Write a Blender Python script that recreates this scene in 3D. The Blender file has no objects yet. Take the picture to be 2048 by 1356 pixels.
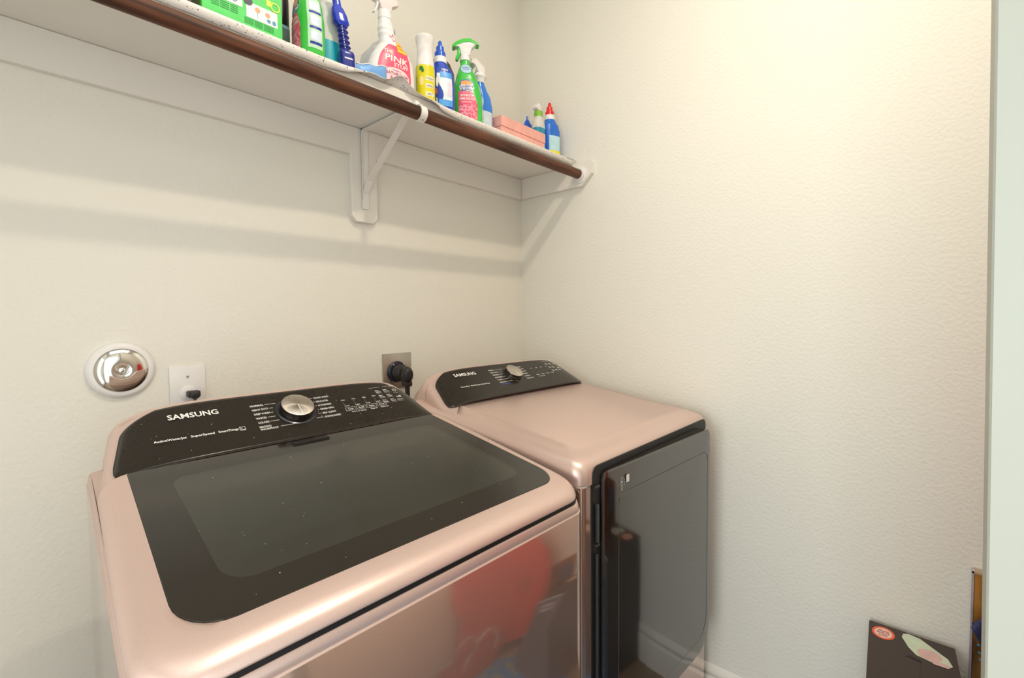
import bpy, bmesh, math, random
from mathutils import Vector, Matrix
from math import sin, cos, pi, radians, atan2, hypot, exp
random.seed(7)
S = bpy.context.scene
COL = S.collection

# ------------------------------------------------------------------ camera
CAM = Vector((-1.532, -1.316, 1.245))
YAW, PITCH, ROLL, FPX = radians(41.87), radians(2.536), radians(-0.5), 965.0
fw = Vector((cos(YAW)*cos(PITCH), sin(YAW)*cos(PITCH), -sin(PITCH)))
rt = Vector((sin(YAW), -cos(YAW), 0))
up = rt.cross(fw)
rt2 = rt*cos(ROLL) + up*sin(ROLL)
up2 = rt2.cross(fw)
cd = bpy.data.cameras.new('camera'); cam = bpy.data.objects.new('camera', cd); COL.objects.link(cam)
M = Matrix((rt2, up2, -fw)).transposed().to_4x4(); M.translation = CAM
cam.matrix_world = M
cd.sensor_fit = 'HORIZONTAL'; cd.sensor_width = 36.0; cd.lens = 36.0*FPX/2048.0; cd.clip_start = 0.02
S.camera = cam

# ------------------------------------------------------------------ light
S.view_settings.view_transform = 'Standard'
S.view_settings.look = 'None'
S.view_settings.gamma = 1.0
S.view_settings.use_curve_mapping = False
S.view_settings.exposure = -0.07
w = bpy.data.worlds.new('world'); S.world = w; w.use_nodes = True
w.node_tree.nodes['Background'].inputs[0].default_value = (0.90, 0.95, 0.96, 1)
w.node_tree.nodes['Background'].inputs[1].default_value = 2.3

def area(name, loc, target, sx, sy, power, col, shape='RECTANGLE'):
    l = bpy.data.lights.new(name, 'AREA'); l.shape = shape; l.size = sx
    if shape in ('RECTANGLE', 'ELLIPSE'): l.size_y = sy
    l.energy = power; l.color = col
    o = bpy.data.objects.new(name, l); COL.objects.link(o)
    o.location = loc
    o.rotation_euler = (Vector(target)-Vector(loc)).to_track_quat('-Z', 'Y').to_euler()
    return o
LAMP = Vector((-0.80, -1.172, 2.70))
area('ceiling_lamp_light', LAMP, LAMP-Vector((0, 0, 1)), 0.065, 0.065, 11.5, (1.0, 0.84, 0.66), 'DISK')
area('added_left_fill', (-6.2, -1.35, 1.35), (0.0, -1.15, 0.55), 2.2, 2.2, 105.0, (0.92, 0.98, 0.97))  # added fill lamp outside the invented left opening, brightens the right wall
area('ceiling_bounce_light', (-1.15, -1.25, 2.73), (-1.15, -1.25, 0), 1.5, 1.5, 9.5, (0.98, 0.98, 0.95))

# ------------------------------------------------------------------ materials
def lin(c):
    if isinstance(c, str):
        c = [int(c[i:i+2], 16)/255 for i in (0, 2, 4)]
        c = [x/12.92 if x <= .04045 else ((x+.055)/1.055)**2.4 for x in c]
    return (c[0], c[1], c[2], 1)
MATS = {}
def mat(name, col, rough=.5, metal=0., spec=.5, coat=0., ior=None, trans=0., alpha=1., coat_rough=.03):
    if name in MATS: return MATS[name]
    m = bpy.data.materials.new(name); m.use_nodes = True
    b = m.node_tree.nodes['Principled BSDF']
    b.inputs['Base Color'].default_value = lin(col)
    b.inputs['Roughness'].default_value = rough
    b.inputs['Metallic'].default_value = metal
    b.inputs['Specular IOR Level'].default_value = spec
    b.inputs['Coat Weight'].default_value = coat
    b.inputs['Coat Roughness'].default_value = coat_rough
    if ior: b.inputs['IOR'].default_value = ior
    b.inputs['Transmission Weight'].default_value = trans
    b.inputs['Alpha'].default_value = alpha
    MATS[name] = m
    return m
def nodes(m): return m.node_tree.nodes, m.node_tree.links, m.node_tree.nodes['Principled BSDF']
def coords(m, scale=(1, 1, 1)):
    N, L, b = nodes(m)
    t = N.new('ShaderNodeTexCoord'); mp = N.new('ShaderNodeMapping'); mp.inputs['Scale'].default_value = scale
    L.new(t.outputs['Object'], mp.inputs[0]); return mp.outputs[0]
def add_bump(m, scale, strength, dist, detail=3, sc=(1, 1, 1), rough=.5):
    N, L, b = nodes(m)
    n = N.new('ShaderNodeTexNoise'); n.inputs['Scale'].default_value = scale; n.inputs['Detail'].default_value = detail
    n.inputs['Roughness'].default_value = rough
    L.new(coords(m, sc), n.inputs['Vector'])
    bp = N.new('ShaderNodeBump'); bp.inputs['Strength'].default_value = strength; bp.inputs['Distance'].default_value = dist
    L.new(n.outputs['Fac'], bp.inputs['Height']); L.new(bp.outputs[0], b.inputs['Normal'])
    return n
def add_mottle(m, scale, c1, c2, p1=.35, p2=.65, detail=4, sc=(1, 1, 1)):
    N, L, b = nodes(m)
    n = N.new('ShaderNodeTexNoise'); n.inputs['Scale'].default_value = scale; n.inputs['Detail'].default_value = detail
    L.new(coords(m, sc), n.inputs['Vector'])
    r = N.new('ShaderNodeValToRGB'); r.color_ramp.elements[0].position = p1; r.color_ramp.elements[1].position = p2
    r.color_ramp.elements[0].color = lin(c1); r.color_ramp.elements[1].color = lin(c2)
    L.new(n.outputs['Fac'], r.inputs[0]); L.new(r.outputs[0], b.inputs['Base Color'])
    return r

WALL = mat('wall_paint', (0.805, 0.78, 0.70), .62, spec=.3)
add_bump(WALL, 120, .6, .0022, 3, rough=.45)
CEIL = mat('ceiling_paint', (0.84, 0.82, 0.77), .8, spec=.2)
TRIM = mat('trim_paint', (0.80, 0.765, 0.70), .38)
add_mottle(TRIM, 3, (0.79, 0.755, 0.69), (0.81, 0.775, 0.715))
DOORP = mat('door_paint', (0.48, 0.50, 0.45), .45)
add_mottle(DOORP, 2, (0.395, 0.405, 0.345), (0.41, 0.42, 0.36))
WMETAL = mat('white_metal', (0.80, 0.775, 0.73), .35)
add_mottle(WMETAL, 30, (0.79, 0.765, 0.72), (0.81, 0.785, 0.74))
CHAMP = mat('champagne_steel', (0.60, 0.445, 0.375), .34, metal=.55)
add_mottle(CHAMP, 900, (0.71, 0.535, 0.475), (0.77, 0.585, 0.525), .3, .7, 2)
CHAMPG = mat('champagne_gloss', (0.52, 0.37, 0.31), .09, metal=.75, coat=.6, coat_rough=.04)
add_mottle(CHAMPG, 1200, (0.50, 0.355, 0.295), (0.54, 0.385, 0.325), .3, .7, 2)
BLK = mat('black_glass_panel', (0.022, 0.018, 0.014), .20, spec=.4)
add_mottle(BLK, 400, (0.020, 0.016, 0.012), (0.026, 0.021, 0.016), .3, .7, 2)
FRIT = mat('glass_frit', (0.030, 0.023, 0.017), .12, ior=1.68)
add_mottle(FRIT, 700, (0.015, 0.012, 0.009), (0.021, 0.017, 0.013), .3, .7, 2)
DGLASS = mat('door_dark_gloss', (0.020, 0.016, 0.013), .07, ior=2.3)
add_mottle(DGLASS, 700, (0.018, 0.0145, 0.012), (0.024, 0.019, 0.015), .3, .7, 2)
DARK = mat('dark_plastic_gap_shade', (0.006, 0.006, 0.006), .5)  # black for dark plastic and for shade painted into the lid gap
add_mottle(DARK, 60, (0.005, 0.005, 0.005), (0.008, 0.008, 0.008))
GREYP = mat('grey_hinge_plastic', (0.045, 0.05, 0.055), .3)
add_mottle(GREYP, 60, (0.04, 0.045, 0.05), (0.05, 0.055, 0.06))
PRINT = mat('white_print', (0.88, 0.86, 0.82), .5)
add_mottle(PRINT, 200, (0.86, 0.84, 0.80), (0.90, 0.88, 0.84))
CHROME = mat('chrome', (0.78, 0.78, 0.76), .06, metal=1.)
add_mottle(CHROME, 20, (0.76, 0.76, 0.74), (0.80, 0.80, 0.78))
BRUSH = mat('brushed_steel', (0.66, 0.60, 0.53), .28, metal=1.)
BRUSH.node_tree.nodes['Principled BSDF'].inputs['Anisotropic'].default_value = .8
add_mottle(BRUSH, 300, (0.60, 0.55, 0.48), (0.72, 0.66, 0.58), .3, .7, 2)
STEELP = mat('outlet_steel', (0.45, 0.42, 0.38), .33, metal=.9)
add_mottle(STEELP, 120, (0.40, 0.37, 0.33), (0.50, 0.47, 0.43), .3, .7, 3, (1, 1, 12))
BLKP = mat('black_plastic', (0.018, 0.017, 0.016), .42)
add_mottle(BLKP, 90, (0.015, 0.014, 0.013), (0.022, 0.021, 0.02))
WPLAS = mat('white_plastic', (0.82, 0.80, 0.78), .32)
add_mottle(WPLAS, 40, (0.81, 0.79, 0.77), (0.83, 0.81, 0.79))
WOOD = mat('rod_wood', (0.2, 0.08, 0.04), .5, spec=.3)
add_mottle(WOOD, 60, (0.030, 0.011, 0.007), (0.165, 0.060, 0.028), .28, .72, 6, (.10, 1.6, 1.6))
LINER = mat('speckled_liner', (0.8, 0.76, 0.7), .35)
def speckle(m):
    N, L, b = nodes(m)
    base = (0.80, 0.755, 0.70, 1)
    prev = None
    for sc, th, c in ((130, .17, (0.16, 0.16, 0.16, 1)), (75, .12, (0.06, 0.06, 0.065, 1)), (170, .20, (0.50, 0.36, 0.30, 1))):
        v = N.new('ShaderNodeTexVoronoi'); v.inputs['Scale'].default_value = sc; v.feature = 'F1'
        L.new(coords(m), v.inputs['Vector'])
        lt = N.new('ShaderNodeMath'); lt.operation = 'LESS_THAN'; lt.inputs[1].default_value = th
        L.new(v.outputs['Distance'], lt.inputs[0])
        sel = N.new('ShaderNodeSeparateColor'); L.new(v.outputs['Color'], sel.inputs[0])
        g = N.new('ShaderNodeMath'); g.operation = 'GREATER_THAN'; g.inputs[1].default_value = .45
        L.new(sel.outputs[0], g.inputs[0])
        mu = N.new('ShaderNodeMath'); mu.operation = 'MULTIPLY'; L.new(lt.outputs[0], mu.inputs[0]); L.new(g.outputs[0], mu.inputs[1])
        mx = N.new('ShaderNodeMix'); mx.data_type = 'RGBA'
        if prev is None: mx.inputs[6].default_value = base
        else: L.new(prev, mx.inputs[6])
        mx.inputs[7].default_value = c
        L.new(mu.outputs[0], mx.inputs[0]); prev = mx.outputs[2]
    L.new(prev, b.inputs['Base Color'])
speckle(LINER)
def pmat(name, col, rough=.32, **k):
    if name in MATS: return MATS[name]
    m = mat(name, col, rough, **k)
    c = lin(col)
    add_mottle(m, 45, tuple(x*.94 for x in c[:3]), tuple(min(1, x*1.05) for x in c[:3]))
    return m

# ------------------------------------------------------------------ object helpers
def tag(o, label, cat=None, group=None, kind=None):
    if label: o['label'] = label
    if cat: o['category'] = cat
    if group: o['group'] = group
    if kind: o['kind'] = kind
    return o
def thing(name, loc, label, cat, rotz=0, group=None):
    o = bpy.data.objects.new(name, None); COL.objects.link(o)
    o.empty_display_size = .05
    o.location = loc; o.rotation_euler = (0, 0, rotz)
    return tag(o, label, cat, group)
def obj(name, V, F, m, parent=None, off=(0, 0, 0), smooth=True, fm=None, angle=40):
    me = bpy.data.meshes.new(name)
    o3 = Vector(off)
    me.from_pydata([tuple(Vector(v)-o3) for v in V], [], F)
    ms = m if isinstance(m, (list, tuple)) else [m]
    for x in ms: me.materials.append(x)
    if fm:
        for p, i in zip(me.polygons, fm): p.material_index = i
    bm = bmesh.new(); bm.from_mesh(me)
    bmesh.ops.remove_doubles(bm, verts=bm.verts, dist=1e-6)
    bmesh.ops.recalc_face_normals(bm, faces=bm.faces)
    bm.to_mesh(me); bm.free()
    if smooth:
        me.polygons.foreach_set('use_smooth', [True]*len(me.polygons))
        me.set_sharp_from_angle(angle=radians(angle))
    o = bpy.data.objects.new(name, me); COL.objects.link(o)
    if parent: o.parent = parent
    return o
class MB:
    def __init__(s): s.V = []; s.F = []; s.M = []
    def add(s, V, F, mi=0):
        n = len(s.V); s.V += [tuple(v) for v in V]; s.F += [tuple(i+n for i in f) for f in F]; s.M += [mi]*len(F); return s
    def box(s, a, b, mi=0, bev=0, seg=2):
        x0, y0, z0 = [min(p, q) for p, q in zip(a, b)]; x1, y1, z1 = [max(p, q) for p, q in zip(a, b)]
        if bev <= 0:
            V = [(x, y, z) for z in (z0, z1) for x, y in ((x0, y0), (x1, y0), (x1, y1), (x0, y1))]
            return s.add(V, [(0, 3, 2, 1), (4, 5, 6, 7), (0, 1, 5, 4), (1, 2, 6, 5), (2, 3, 7, 6), (3, 0, 4, 7)], mi)
        bm = bmesh.new(); bmesh.ops.create_cube(bm, size=1)
        for v in bm.verts: v.co = Vector(((x0+x1)/2+v.co.x*(x1-x0), (y0+y1)/2+v.co.y*(y1-y0), (z0+z1)/2+v.co.z*(z1-z0)))
        bmesh.ops.bevel(bm, geom=bm.edges[:], offset=bev, segments=seg, affect='EDGES', profile=.5)
        bm.verts.index_update()
        s.add([v.co[:] for v in bm.verts], [tuple(v.index for v in f.verts) for f in bm.faces], mi); bm.free(); return s
    def loft(s, loops, cap0=True, cap1=True, mi=0, mis=None):
        n = len(loops[0]); V = [p for L in loops for p in L]; F = []; mm = []
        for k in range(len(loops)-1):
            for i in range(n):
                j = (i+1) % n
                F.append((k*n+i, k*n+j, (k+1)*n+j, (k+1)*n+i)); mm.append(mis[k] if mis else mi)
        if cap0: F.append(tuple(range(n-1, -1, -1))); mm.append(mis[0] if mis else mi)
        if cap1: F.append(tuple((len(loops)-1)*n+i for i in range(n))); mm.append(mis[-1] if mis else mi)
        b = len(s.V); s.V += [tuple(v) for v in V]; s.F += [tuple(i+b for i in f) for f in F]; s.M += mm; return s
    def grid(s, rows, mi=0):
        n = len(rows[0]); V = [p for r in rows for p in r]
        F = [(k*n+i, k*n+i+1, (k+1)*n+i+1, (k+1)*n+i) for k in range(len(rows)-1) for i in range(n-1)]
        return s.add(V, F, mi)
    def lathe(s, prof, c=(0, 0, 0), ax='z', n=32, mi=0, sy=1.):
        loops = []
        for r, h in prof:
            L = []
            for i in range(n):
                a = 2*pi*i/n; p = (r*cos(a), r*sin(a)*sy, h)
                if ax == 'x': p = (h, p[0], p[1])
                if ax == 'y': p = (p[0], h, p[1])
                L.append((p[0]+c[0], p[1]+c[1], p[2]+c[2]))
            loops.append(L)
        return s.loft(loops, True, True, mi)
    def tube(s, pts, r, n=12, mi=0, flat=None):
        pts = [Vector(p) for p in pts]; loops = []
        for k, p in enumerate(pts):
            t = (pts[min(k+1, len(pts)-1)]-pts[max(k-1, 0)]).normalized()
            ref = Vector((0, 0, 1)) if abs(t.z) < .9 else Vector((1, 0, 0))
            u = t.cross(ref).normalized(); v = t.cross(u)
            rr = r[k] if isinstance(r, (list, tuple)) else r
            loops.append([p+u*(rr*cos(2*pi*i/n))+v*(rr*(flat or 1)*sin(2*pi*i/n)) for i in range(n)])
        return s.loft(loops, True, True, mi)
    def prism(s, poly, y0, y1, mi=0, bev=0.):
        # polygon in x,z extruded along y, edges softened
        if bev > 0:
            cx = sum(p[0] for p in poly)/len(poly); cz = sum(p[1] for p in poly)/len(poly)
            def ins(d):
                out = []
                for x, z in poly:
                    L = hypot(x-cx, z-cz) or 1
                    out.append((x-(x-cx)/L*d, z-(z-cz)/L*d))
                return out
            lv = [(ins(bev), y0), (ins(bev*.3), y0+bev*.3), (poly, y0+bev), (poly, y1-bev), (ins(bev*.3), y1-bev*.3), (ins(bev), y1)]
        else: lv = [(poly, y0), (poly, y1)]
        return s.loft([[(x, y, z) for x, z in P] for P, y in lv], True, True, mi)
    def build(s, name, m, parent=None, off=(0, 0, 0), smooth=True, angle=40):
        return obj(name, s.V, s.F, m, parent, off, smooth, s.M, angle)

class Print(MB):
    # printed matter: every word becomes a part of its own, ruled lines and dots stay together
    def __init__(s): super().__init__(); s.P = []
    def add(s, V, F, mi=0): s.P.append((V, F)); return s
    def build(s, name, m, parent=None, off=(0, 0, 0), smooth=False, angle=40):
        out = None; rest = MB()
        for V, F in s.P:
            if len(V) > 26: out = obj(name, V, F, m, parent, off, False)
            else: rest.add(V, F)
        if rest.V:
            o = obj(name.replace('lettering', 'print_lines'), rest.V, rest.F, m, parent, off, False)
            o['kind'] = 'stuff'; out = out or o
        return out
def text_geo(txt, size=1., bold=0., align='LEFT', sx=1., space=1.):
    c = bpy.data.curves.new('t', 'FONT'); c.body = txt; c.size = size; c.align_x = align
    c.offset = bold; c.space_character = space; c.resolution_u = 2
    o = bpy.data.objects.new('t', c); COL.objects.link(o)
    dg = bpy.context.evaluated_depsgraph_get()
    me = bpy.data.meshes.new_from_object(o.evaluated_get(dg))
    V = [(v.co.x*sx, v.co.y) for v in me.vertices]; F = [tuple(p.vertices) for p in me.polygons]
    bpy.data.objects.remove(o); bpy.data.curves.remove(c); bpy.data.meshes.remove(me)
    return V, F
class Flat:      # a flat surface: origin, right, up, normal
    def __init__(s, o, ex, ey, lift=.0004):
        s.o = Vector(o); s.ex = Vector(ex).normalized(); s.ey = Vector(ey).normalized(); s.n = s.ex.cross(s.ey); s.l = lift
    def __call__(s, u, v, lift=None):
        return s.o+s.ex*u+s.ey*v+s.n*(s.l if lift is None else lift)
def put_text(mb, surf, txt, u, v, h, bold=0., align='LEFT', width=None, mi=0, lift=None, slant=0., rot=0.):
    V, F = text_geo(txt, 1., bold, align)
    if not V: return
    ys = [p[1] for p in V]; xs = [p[0] for p in V]
    k = h/.72
    kx = k if width is None else width/(max(xs)-min(xs))
    P = []
    for x, y in V:
        a, b = x*kx+y*k*slant, y*k
        a, b = a*cos(rot)-b*sin(rot), a*sin(rot)+b*cos(rot)
        P.append(surf(u+a, v+b) if lift is None else surf(u+a, v+b, lift))
    mb.add(P, F, mi)
def put_rect(mb, surf, u0, v0, u1, v1, mi=0, lift=None, n=1):
    rows = []
    for k in range(2):
        v = v0+(v1-v0)*k
        rows.append([surf(u0+(u1-u0)*i/n, v) if lift is None else surf(u0+(u1-u0)*i/n, v, lift) for i in range(n+1)])
    mb.grid(rows, mi)
def put_frame(mb, surf, u0, v0, u1, v1, t, mi=0):
    put_rect(mb, surf, u0, v0, u1, v0+t, mi); put_rect(mb, surf, u0, v1-t, u1, v1, mi)
    put_rect(mb, surf, u0, v0, u0+t, v1, mi); put_rect(mb, surf, u1-t, v0, u1, v1, mi)
def put_ring(mb, surf, u, v, r0, r1, n=24, mi=0, sy=1., a0=0, a1=2*pi, lift=None):
    rows = []
    for r in (r0, r1):
        rows.append([(surf(u+r*cos(a0+(a1-a0)*i/n), v+r*sy*sin(a0+(a1-a0)*i/n)) if lift is None else
                      surf(u+r*cos(a0+(a1-a0)*i/n), v+r*sy*sin(a0+(a1-a0)*i/n), lift)) for i in range(n+1)])
    mb.grid(rows, mi)

def quadloop(c, r, n=8):
    # c: four (x,y) corners counter-clockwise, r: four radii -> loop of 4*(n+1) points
    out = []
    for k in range(4):
        P = Vector(c[k]); A = Vector(c[k-1]); B = Vector(c[(k+1) % 4])
        a = P+(A-P).normalized()*r[k]; b = P+(B-P).normalized()*r[k]
        q = .5523
        for i in range(n+1):
            t = i/n
            out.append(a*(1-t)**3+(a+(P-a)*q)*3*t*(1-t)**2+(b+(P-b)*q)*3*t*t*(1-t)+b*t**3)
    return out
def lerp2(A, B, t): return [a*(1-t)+b*t for a, b in zip(A, B)]

# ------------------------------------------------------------------ room shell
def struct(name, mb, m, smooth=False):
    o = mb.build(name, m, smooth=smooth); o['kind'] = 'structure'; return o
XL, YF, ZC = -2.15, -2.25, 2.75
TILE = mat('floor_tile', (0.36, 0.26, 0.18), .35)
def tile_nodes(m):
    N, L, b = nodes(m)
    br = N.new('ShaderNodeTexBrick'); br.offset = 0; br.inputs['Scale'].default_value = 1
    br.inputs['Brick Width'].default_value = .33; br.inputs['Row Height'].default_value = .33; br.inputs['Mortar Size'].default_value = .004
    br.inputs['Color1'].default_value = (0.40, 0.285, 0.20, 1); br.inputs['Color2'].default_value = (0.33, 0.235, 0.165, 1)
    br.inputs['Mortar'].default_value = (0.22, 0.18, 0.15, 1)
    L.new(coords(m), br.inputs['Vector'])
    n = N.new('ShaderNodeTexNoise'); n.inputs['Scale'].default_value = 7; n.inputs['Detail'].default_value = 5
    L.new(coords(m), n.inputs['Vector'])
    mx = N.new('ShaderNodeMix'); mx.data_type = 'RGBA'; mx.blend_type = 'MULTIPLY'; mx.inputs[0].default_value = .4
    L.new(br.outputs[0], mx.inputs[6]); L.new(n.outputs[1], mx.inputs[7]); L.new(mx.outputs[2], b.inputs['Base Color'])
tile_nodes(TILE)
struct('floor', MB().box((XL-.1, YF-.1, -.08), (.1, .1, 0)), TILE)
struct('ceiling', MB().box((XL-.1, YF-.1, ZC), (.1, .1, ZC+.08)), CEIL)
struct('wall_back', MB().box((XL-.1, 0, 0), (.1, .1, ZC)), WALL)
struct('wall_right', MB().box((0, YF, 0), (.1, 0, ZC)), WALL)
WY0, WY1, WZ0, WZ1 = -1.95, -.75, .12, 2.08
struct('wall_left', MB().box((XL-.1, YF, 0), (XL, WY0, ZC)).box((XL-.1, WY1, 0), (XL, 0, ZC)).box((XL-.1, WY0, 0), (XL, WY1, WZ0)).box((XL-.1, WY0, WZ1), (XL, WY1, ZC)), WALL)
wf = MB()
for a, b in (((WY0, WZ0), (WY0+.04, WZ1)), ((WY1-.04, WZ0), (WY1, WZ1)), ((WY0, WZ0), (WY1, WZ0+.04)), ((WY0, WZ1-.04), (WY1, WZ1))):
    wf.box((XL-.07, a[0], a[1]), (XL-.03, b[0], b[1]))
struct('added_window_1', wf, TRIM)  # unseen opening added in the left wall to let the fill lamp in
fwall = MB().box((XL-.1, YF-.1, 0), (-2.05, YF, ZC)).box((-1.19, YF-.1, 0), (.1, YF, ZC)).box((-2.05, YF-.1, 2.08), (-1.19, YF, ZC))
struct('wall_front', fwall, WALL)
# moulded baseboard: profile swept along a wall
BP = [(0, 0), (.014, 0), (.014, .088), (.0125, .094), (.009, .098), (.0085, .104), (.0115, .108), (.0115, .116), (.008, .124), (.004, .131), (0, .136)]
struct('baseboard_right', MB().loft([[(-d, y, z) for d, z in BP] for y in (-.0005, YF+.0005)]), TRIM, True)
struct('baseboard_back', MB().loft([[(x, -d, z) for d, z in BP] for x in (XL+.0005, -.015)]), TRIM, True)
# the open door leaf at the right edge of the view: a panelled slab seen edge-on
dx0 = -1.18
def dy_(z): return -1.3405+.0135*(z-.75)
door = MB().loft([[(x, y, z) for x, y in ((dx0, -2.225), (dx0+.036, -2.225), (dx0+.036, dy_(z)-.001), (dx0+.035, dy_(z)), (dx0+.001, dy_(z)), (dx0, dy_(z)-.001))] for z in (.012, 2.04)])
DO = struct('door_1', door, DOORP)
for z0, z1 in ((.22, .95), (1.12, 1.86)):
    pm = MB()
    for (a, b, dd) in ((0, .012, .004),):
        pm.box((dx0-.003, -2.10+a, z0), (dx0-.0002, -2.10+.014, z1), bev=.001).box((dx0-.003, -1.47, z0), (dx0-.0002, -1.456, z1), bev=.001)
        pm.box((dx0-.003, -2.10, z0), (dx0-.0002, -1.456, z0+.014), bev=.001).box((dx0-.003, -2.10, z1-.014), (dx0-.0002, -1.456, z1), bev=.001)
    pm.build('panel_moulding', DOORP, DO, smooth=False)
BRONZE = pmat('aged_bronze', (0.20, 0.085, 0.03), .25, metal=.9)
kb = MB().lathe([(0, 0), (.03, 0), (.03, -.006), (.012, -.010), (.011, -.03), (.024, -.038), (.028, -.05), (.02, -.062), (0, -.065)], (dx0, -1.40, .96), 'x', 24)
kb.build('door_knob', BRONZE, DO)

# ceiling lamp fixture (above the view), its light is the disk lamp just under it
lf = thing('ceiling_light', (LAMP.x, LAMP.y, ZC), 'small round white ceiling light above the machines', 'ceiling light')
MB().lathe([(.09, -.001), (.09, -.012), (.075, -.03), (.05, -.034), (.048, -.03), (.048, -.02)], n=40).build('lamp_rim', WPLAS, lf)

# ------------------------------------------------------------------ shelf, cleats, rod
ZS0, ZS1, YS = 1.807, 1.828, -.268
o = MB().box((XL+.002, YS, ZS0), (-.001, -.0005, ZS1), bev=.001).build('wall_shelf', TRIM, smooth=False)
tag(o, 'long cream painted board shelf across the back wall above the machines', 'shelf')
cl = MB()
bx = (-.779, -.693)
poly = [(XL+.002, 1.8065), (XL+.002, 1.727), (bx[0], 1.727), (bx[0], 1.549), (bx[0]+.016, 1.533), (bx[1]-.016, 1.533), (bx[1], 1.549), (bx[1], 1.727), (-.0195, 1.727), (-.0195, 1.8065)]
bm = bmesh.new()
vs = [bm.verts.new((x, -.018, z)) for x, z in poly]; f = bm.faces.new(vs)
ex = bmesh.ops.extrude_face_region(bm, geom=[f]); 
for v in [g for g in ex['geom'] if isinstance(g, bmesh.types.BMVert)]: v.co.y = -.0005
bmesh.ops.bevel(bm, geom=[e for e in bm.edges if abs(e.verts[0].co.y+.018) < 1e-5 and abs(e.verts[1].co.y+.018) < 1e-5], offset=.0015, segments=1, affect='EDGES')
me = bpy.data.meshes.new('shelf_cleat'); bmesh.ops.recalc_face_normals(bm, faces=bm.faces); bm.to_mesh(me); bm.free(); me.materials.append(TRIM)
o = bpy.data.objects.new('shelf_cleat', me); COL.objects.link(o)
tag(o, 'cream cleat board along the back wall under the shelf with drop tab behind bracket', 'cleat board')
sp = [(-.0005, 1.727), (-.310, 1.727), (-.352, 1.768), (-.352, 1.808), (-.345, 1.815), (-.269, 1.815), (-.269, 1.8065), (-.0005, 1.8065)]
bm = bmesh.new()
vs = [bm.verts.new((-.0185, y, z)) for y, z in sp]; f = bm.faces.new(vs)
ex = bmesh.ops.extrude_face_region(bm, geom=[f])
for v in [g for g in ex['geom'] if isinstance(g, bmesh.types.BMVert)]: v.co.x = -.0005
me = bpy.data.meshes.new('end_cleat'); bmesh.ops.recalc_face_normals(bm, faces=bm.faces); bm.to_mesh(me); bm.free(); me.materials.append(TRIM)
o = bpy.data.objects.new('end_cleat', me); COL.objects.link(o)
tag(o, 'short cream end board on the right wall carrying the shelf end and rod socket', 'cleat board')
RY, RZ, RR = -.304, 1.768, .0168
o = MB().lathe([(0, XL+.003), (RR, XL+.003), (RR, -.0225), (0, -.0225)], (0, RY, RZ), 'x', 40).build('closet_rod', WOOD)
tag(o, 'long dark brown wooden closet rod in front of the shelf edge', 'rod')
sk = MB().lathe([(0, -.0188), (.030, -.0188), (.030, -.022), (.0215, -.0225), (.0215, -.034), (.0172, -.034), (.0172, -.0226), (0, -.0226)], (0, RY, RZ), 'x', 32)
o = sk.build('rod_socket', WPLAS); tag(o, 'white round socket cup holding the right end of the rod', 'socket')

# speckled contact paper: top sheet plus a front flap that has peeled up in the middle
def peel(x):
    a = 1/(1+exp(-(x+.925)/.020)); b = 1/(1+exp((x+.660)/.022)); return a*b
rows = []
xs = [XL+.01+(-.025-XL-.01)*i/400 for i in range(401)]
prof = []
for x in xs:
    p = peel(x)
    bump = .026*exp(-((x+.790)/.030)**2)+.004*p*exp(-((x+.87)/.02)**2)
    lobot = 1.8075*(1-p)+1.8262*p+.0006*sin(x*90)
    zt = ZS1+.0010
    c = [(x, -.03, zt), (x, -.262, zt), (x, -.2705-.004*p, zt+.0003+bump*.55), (x, -.2730-.010*p, zt-.0008+bump)]
    if p > .5: c += [(x, -.2745-.013*p, zt-.0016+bump*1.02), (x, -.2745-.013*p, lobot+bump*.98+.0008)]
    else: c += [(x, -.2735-.010*p, ZS1-.002), (x, -.2728-.010*p, lobot)]
    rows.append(c)
lin_o = MB().grid(rows).build('shelf_liner', LINER, smooth=True, angle=60)
tag(lin_o, 'speckled white stick-on shelf liner, its front edge peeled up near the bracket', 'shelf liner')
md = lin_o.modifiers.new('thick', 'SOLIDIFY'); md.thickness = .0006; md.offset = 0
# small taped scrap at right end
o = MB().grid([[(-.062+.03*i, -.2715-.003*j, 1.8305+.0015*sin(i*2)-.001*j) for i in range(3)] for j in range(3)]).build('tape_scrap', TRIM)
o.parent = lin_o; o['label'] = 'cream tape scrap'
o.modifiers.new('thick', 'SOLIDIFY').thickness = .0006

# shelf and rod bracket
bk = thing('shelf_bracket', (-.736, -.018, 1.57), 'white metal shelf and rod bracket with diagonal brace on the back wall', 'bracket')
bo = (-.736, -.018, 1.57)
MB().box((-.7475, -.0198, 1.572), (-.7245, -.0222, 1.8045), bev=.0006).box((-.7475, -.0206, 1.600), (-.7465, -.026, 1.8065)).build('wall_plate', WMETAL, bk, bo, False)
MB().box((-.7475, -.0206, 1.8020), (-.7245, -.285, 1.8048), bev=.0005).box((-.7475, -.0206, 1.8000), (-.7465, -.285, 1.8064)).build('support_arm', WMETAL, bk, bo, False)
br = MB()
br.loft([[(-.7455, y, z), (-.7265, y, z), (-.7265, y-.0022, z-.0015), (-.7455, y-.0022, z-.0015)] for y, z in ((-.0215, 1.620), (-.045, 1.652), (-.235, 1.792), (-.250, 1.7985))])
br.build('diagonal_brace', WMETAL, bk, bo, False)
hk = MB(); R1, R2 = RR+.0012, RR+.0040
lo = []
for i in range(25):
    a = radians(70+(-80+360-70-0)*0) if False else radians(62+ (270-62+14)*i/24)
    lo.append([(-.7575, RY+r*cos(a), RZ+r*sin(a)) if k == 0 else (-.7385, RY+r*cos(a), RZ+r*sin(a)) for k, r in ((0, R1), (1, R1), (1, R2), (0, R2))])
hk.loft(lo)
hk.box((-.7545, -.252, 1.788), (-.7415, RY+R1*.5, 1.8032), bev=.001)
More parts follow.
